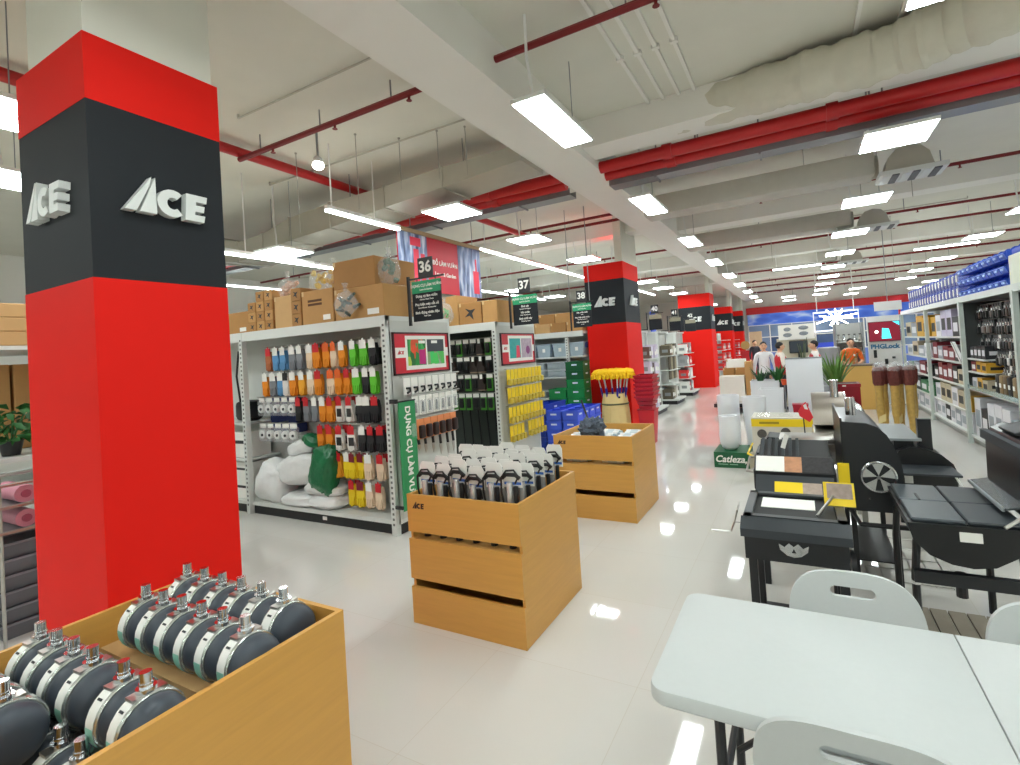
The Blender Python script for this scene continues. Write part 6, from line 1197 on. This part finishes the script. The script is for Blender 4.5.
# ================================================================== people
SKIN = mat('d9a888', .55, var=.04); HAIR = mat('1b1614', .6, var=.2, scale=60)
def person(lab, x, y, facing, shirt, pants, vest=None, arms='down', hair='short', h=1.55, lean=0.):
    r = T('person', lab, 'person', (x, y, 0), facing)
    k = h / 1.7
    J = {'pel': (0, 0, .92), 'wai': (0, 0, 1.05), 'che': (0, .01, 1.25), 'nkb': (0, .02, 1.42), 'nk': (0, .01, 1.47), 'hd': (0, -.005, 1.53)}
    R = {'pel': (.14, .105), 'wai': (.13, .095), 'che': (.155, .105), 'nkb': (.09, .075), 'nk': (.05, .05), 'hd': (.05, .055)}
    E = [('pel', 'wai'), ('wai', 'che'), ('che', 'nkb'), ('nkb', 'nk'), ('nk', 'hd')]
    for s, t in ((-1, 'l'), (1, 'r')):
        J['sh' + t] = (s * .17, .015, 1.38); R['sh' + t] = (.065, .065)
        if arms == 'front': el, wr = (s * .24, -.04, 1.13), (s * .07, -.22, 1.02)
        elif arms == 'bent': el, wr = (s * .24, .03, 1.12), (s * .16, -.2, 1.1)
        else: el, wr = (s * .23, .03, 1.11), (s * .25, -.03, .87)
        J['el' + t] = el; R['el' + t] = (.043, .043); J['wr' + t] = wr; R['wr' + t] = (.028, .028)
        J['hp' + t] = (s * .09, 0, .86); R['hp' + t] = (.085, .085); J['kn' + t] = (s * .1, -.01, .48); R['kn' + t] = (.058, .058); J['an' + t] = (s * .1, .02, .09); R['an' + t] = (.04, .04); J['to' + t] = (s * .11, -.14, .035); R['to' + t] = (.04, .03)
        E += [('nkb', 'sh' + t), ('sh' + t, 'el' + t), ('el' + t, 'wr' + t), ('pel', 'hp' + t), ('hp' + t, 'kn' + t), ('kn' + t, 'an' + t), ('an' + t, 'to' + t)]
        # hand: palm and five bent fingers as skinned chains
        W = Vector(wr); d = (W - Vector(el)).normalized(); sd = d.cross(Vector((0, 0, 1)) if abs(d.z) < .8 else Vector((0, 1, 0))).normalized(); up = sd.cross(d)
        J['pm' + t] = tuple(W + d * .06); R['pm' + t] = (.032, .02); E.append(('wr' + t, 'pm' + t))
        for f in range(4):
            b = W + d * .085 + sd * (.024 - .016 * f); L = (.06, .07, .066, .05)[f]
            J['f%d%s' % (f, t)] = tuple(b + d * L * .5 - up * .008); J['g%d%s' % (f, t)] = tuple(b + d * L - up * .028); R['f%d%s' % (f, t)] = (.0085, .0085); R['g%d%s' % (f, t)] = (.007, .007)
            E += [('pm' + t, 'f%d%s' % (f, t)), ('f%d%s' % (f, t), 'g%d%s' % (f, t))]
        J['th' + t] = tuple(W + d * .055 + sd * .045 - up * .01); J['ti' + t] = tuple(W + d * .09 + sd * .05 - up * .02); R['th' + t] = (.0105, .0105); R['ti' + t] = (.008, .008); E += [('wr' + t, 'th' + t), ('th' + t, 'ti' + t)]
    names = list(J); me = bpy.data.meshes.new('body'); me.from_pydata([tuple(c * k for c in J[n]) for n in names], [(names.index(a), names.index(b)) for a, b in E], []); me.update()
    ob = bpy.data.objects.new('body', me); COL.objects.link(ob)
    md = ob.modifiers.new('skin', 'SKIN'); md.use_smooth_shade = True
    for i, n in enumerate(names):
        sv = ob.data.skin_vertices[0].data[i]; sv.radius = (R[n][0] * k, R[n][1] * k); sv.use_root = (n == 'pel')
    sb = ob.modifiers.new('sub', 'SUBSURF'); sb.levels = 2
    bpy.context.view_layer.update()
    out = bpy.data.meshes.new_from_object(ob.evaluated_get(bpy.context.evaluated_depsgraph_get())); bpy.data.objects.remove(ob)
    vs = [tuple(v.co) for v in out.vertices]; fs = [tuple(p.vertices) for p in out.polygons]; bpy.data.meshes.remove(out)
    body = MB().add(vs, fs)
    # head joined to the body: skull, jaw, nose, ears
    hz = 1.595 * k; i0 = len(body.v)
    body.ell((0, -.005 * k, hz), (.076 * k, .094 * k, .112 * k), 20, 14); 
    for i in range(i0, len(body.v)):
        p = Vector(body.v[i]); tz = (p.z - hz) / (.112 * k)
        if tz < -.1: p.x *= 1 + .28 * (tz + .1); p.y -= .006 * k
        body.v[i] = tuple(p)
    body.prism([(-.012 * k, hz - .03 * k), (.012 * k, hz - .03 * k), (.006 * k, hz + .02 * k), (-.006 * k, hz + .02 * k)], 'y', -.122 * k, -.08 * k)
    for s in (-1, 1): body.ell((s * .078 * k, .005, hz - .005 * k), (.012 * k, .022 * k, .032 * k), 8, 6)
    sl = .30 if arms == 'front' else .0
    ms = []
    for f in body.f:
        c = sum((Vector(body.v[i]) for i in f), Vector()) / len(f); z = c.z / k; ax = abs(c.x) / k
        hand = False
        for t in 'lr':
            W = Vector(J['wr' + t]); El = Vector(J['el' + t]); lim = .02 if shirt[1] == 'long' else .2
            if (c / k - W).length < .17 and (c / k - El).dot((W - El).normalized()) > (W - El).length - .01: hand = True
            if shirt[1] == 'short' and (c / k - El).dot((W - El).normalized()) > .02 and (c / k - (El + (W - El) * .5)).length < .19 and ax > .05 and z < 1.2 and (c.y / k < -.03 or ax > .19): hand = True
        if z > 1.455 or hand: ms.append(2)
        elif z < .06: ms.append(3)
        elif z < .93: ms.append(1)
        else: ms.append(0)
    body.m = ms
    P(r, 'body', body, [mat(shirt[0], .7, bump=.2), mat(pants, .7), SKIN, BLACK], world=False, smooth=60)
    hr = MB().ell((0, .012 * k, hz + .028 * k), (.084 * k, .098 * k, .098 * k), 20, 12)
    hr.v = [(p[0], (p[1] if p[2] > hz + .045 * k else max(p[1], -.012 * k)), max(p[2], hz - .05 * k)) for p in hr.v]
    if hair == 'tail': hr.tube([(0, .09 * k, hz + .04 * k), (.03, .14 * k, hz), (.04, .12 * k, hz - .1 * k)], [.035 * k, .04 * k, .012 * k])
    P(r, 'hair', hr, HAIR, world=False, smooth=60)
    for s in (-1, 1): P(r, 'eye', MB().ell((s * .03 * k, -.086 * k, hz + .005 * k), (.012 * k, .008 * k, .007 * k), 8, 6), DARK, world=False); P(r, 'eyebrow', MB().box(s * .03 * k - .016 * k, -.094 * k, hz + .024 * k, s * .03 * k + .016 * k, -.084 * k, hz + .029 * k), HAIR, world=False)
    P(r, 'mouth', MB().ell((0, -.088 * k, hz - .058 * k), (.022 * k, .008 * k, .006 * k), 10, 6), mat('a8584e', .5), world=False)
    if vest:
        m = MB().lathe([(.162, .9), (.158, 1.05), (.178, 1.22), (.178, 1.32), (.12, 1.40)], 20, sy=.74, cap=False); m.v = [(p[0] * k, (p[1] + .008) * k, p[2] * k) for p in m.v]; P(r, 'vest', m, mat(vest, .6), world=False)
        P(r, 'vest_trim', MB().box(-.025 * k, -.128 * k, .92 * k, .025 * k, -.12 * k, 1.36 * k), PAPER, world=False)
    if shirt[1] == 'long': P(r, 'collar', MB().lathe([(.062 * k, 1.425 * k), (.07 * k, 1.44 * k), (.058 * k, 1.465 * k)], 14, (0, .01, 0), cap=False), mat(shirt[0], .7), world=False)
    else: P(r, 'name_badge', MB().box(.03 * k, -.125 * k, 1.26 * k, .07 * k, -.118 * k, 1.31 * k), PAPER, world=False)
    return r
person('person in a white long-sleeved shirt standing in the aisle', -.75, 13.05, .15, ('eceef2', 'long'), '2b3b35', h=1.57)
person('person in a red vest over white turning toward the kiosk', -.40, 12.85, -1.2 + PI, ('e6ddd4', 'long'), '2a2d38', vest='c8202e', arms='bent', h=1.54)
person('person in red and white behind the tall white pedestal', .27, 13.0, -1.5, ('e3dcd8', 'long'), '2a2d38', vest='c8303a', arms='bent', h=1.53)
person('person in an orange shirt leaning on the service counter', 1.02, 13.78, .05, ('e8691c', 'short'), '26262a', arms='front', hair='tail', h=1.52)
person('person in dark clothes far back beside the red columns', -1.6, 22.5, .6, ('2d2a34', 'long'), '3a3550', arms='down', h=1.6)
# apron of the person in orange is hidden by the counter; small red display and plush-like rack far back
r = T('far_display', 'red and tan display stack beside the farthest column', 'display', (-2.0, 25.5, 0)); P(r, 'red_base', MB().box(-2.4, 25.3, 0, -1.8, 25.8, 1.15), mat('b81c24', .5)); P(r, 'tan_panel', MB().box(-2.0, 25.35, 1.15, -1.5, 25.7, 2.0), mat('c0a080', .6)); P(r, 'round_emblem', MB().cyl((-2.2, 25.28, 1.4), (-2.2, 25.32, 1.4), .2, n=18), mat('a8824a', .6))
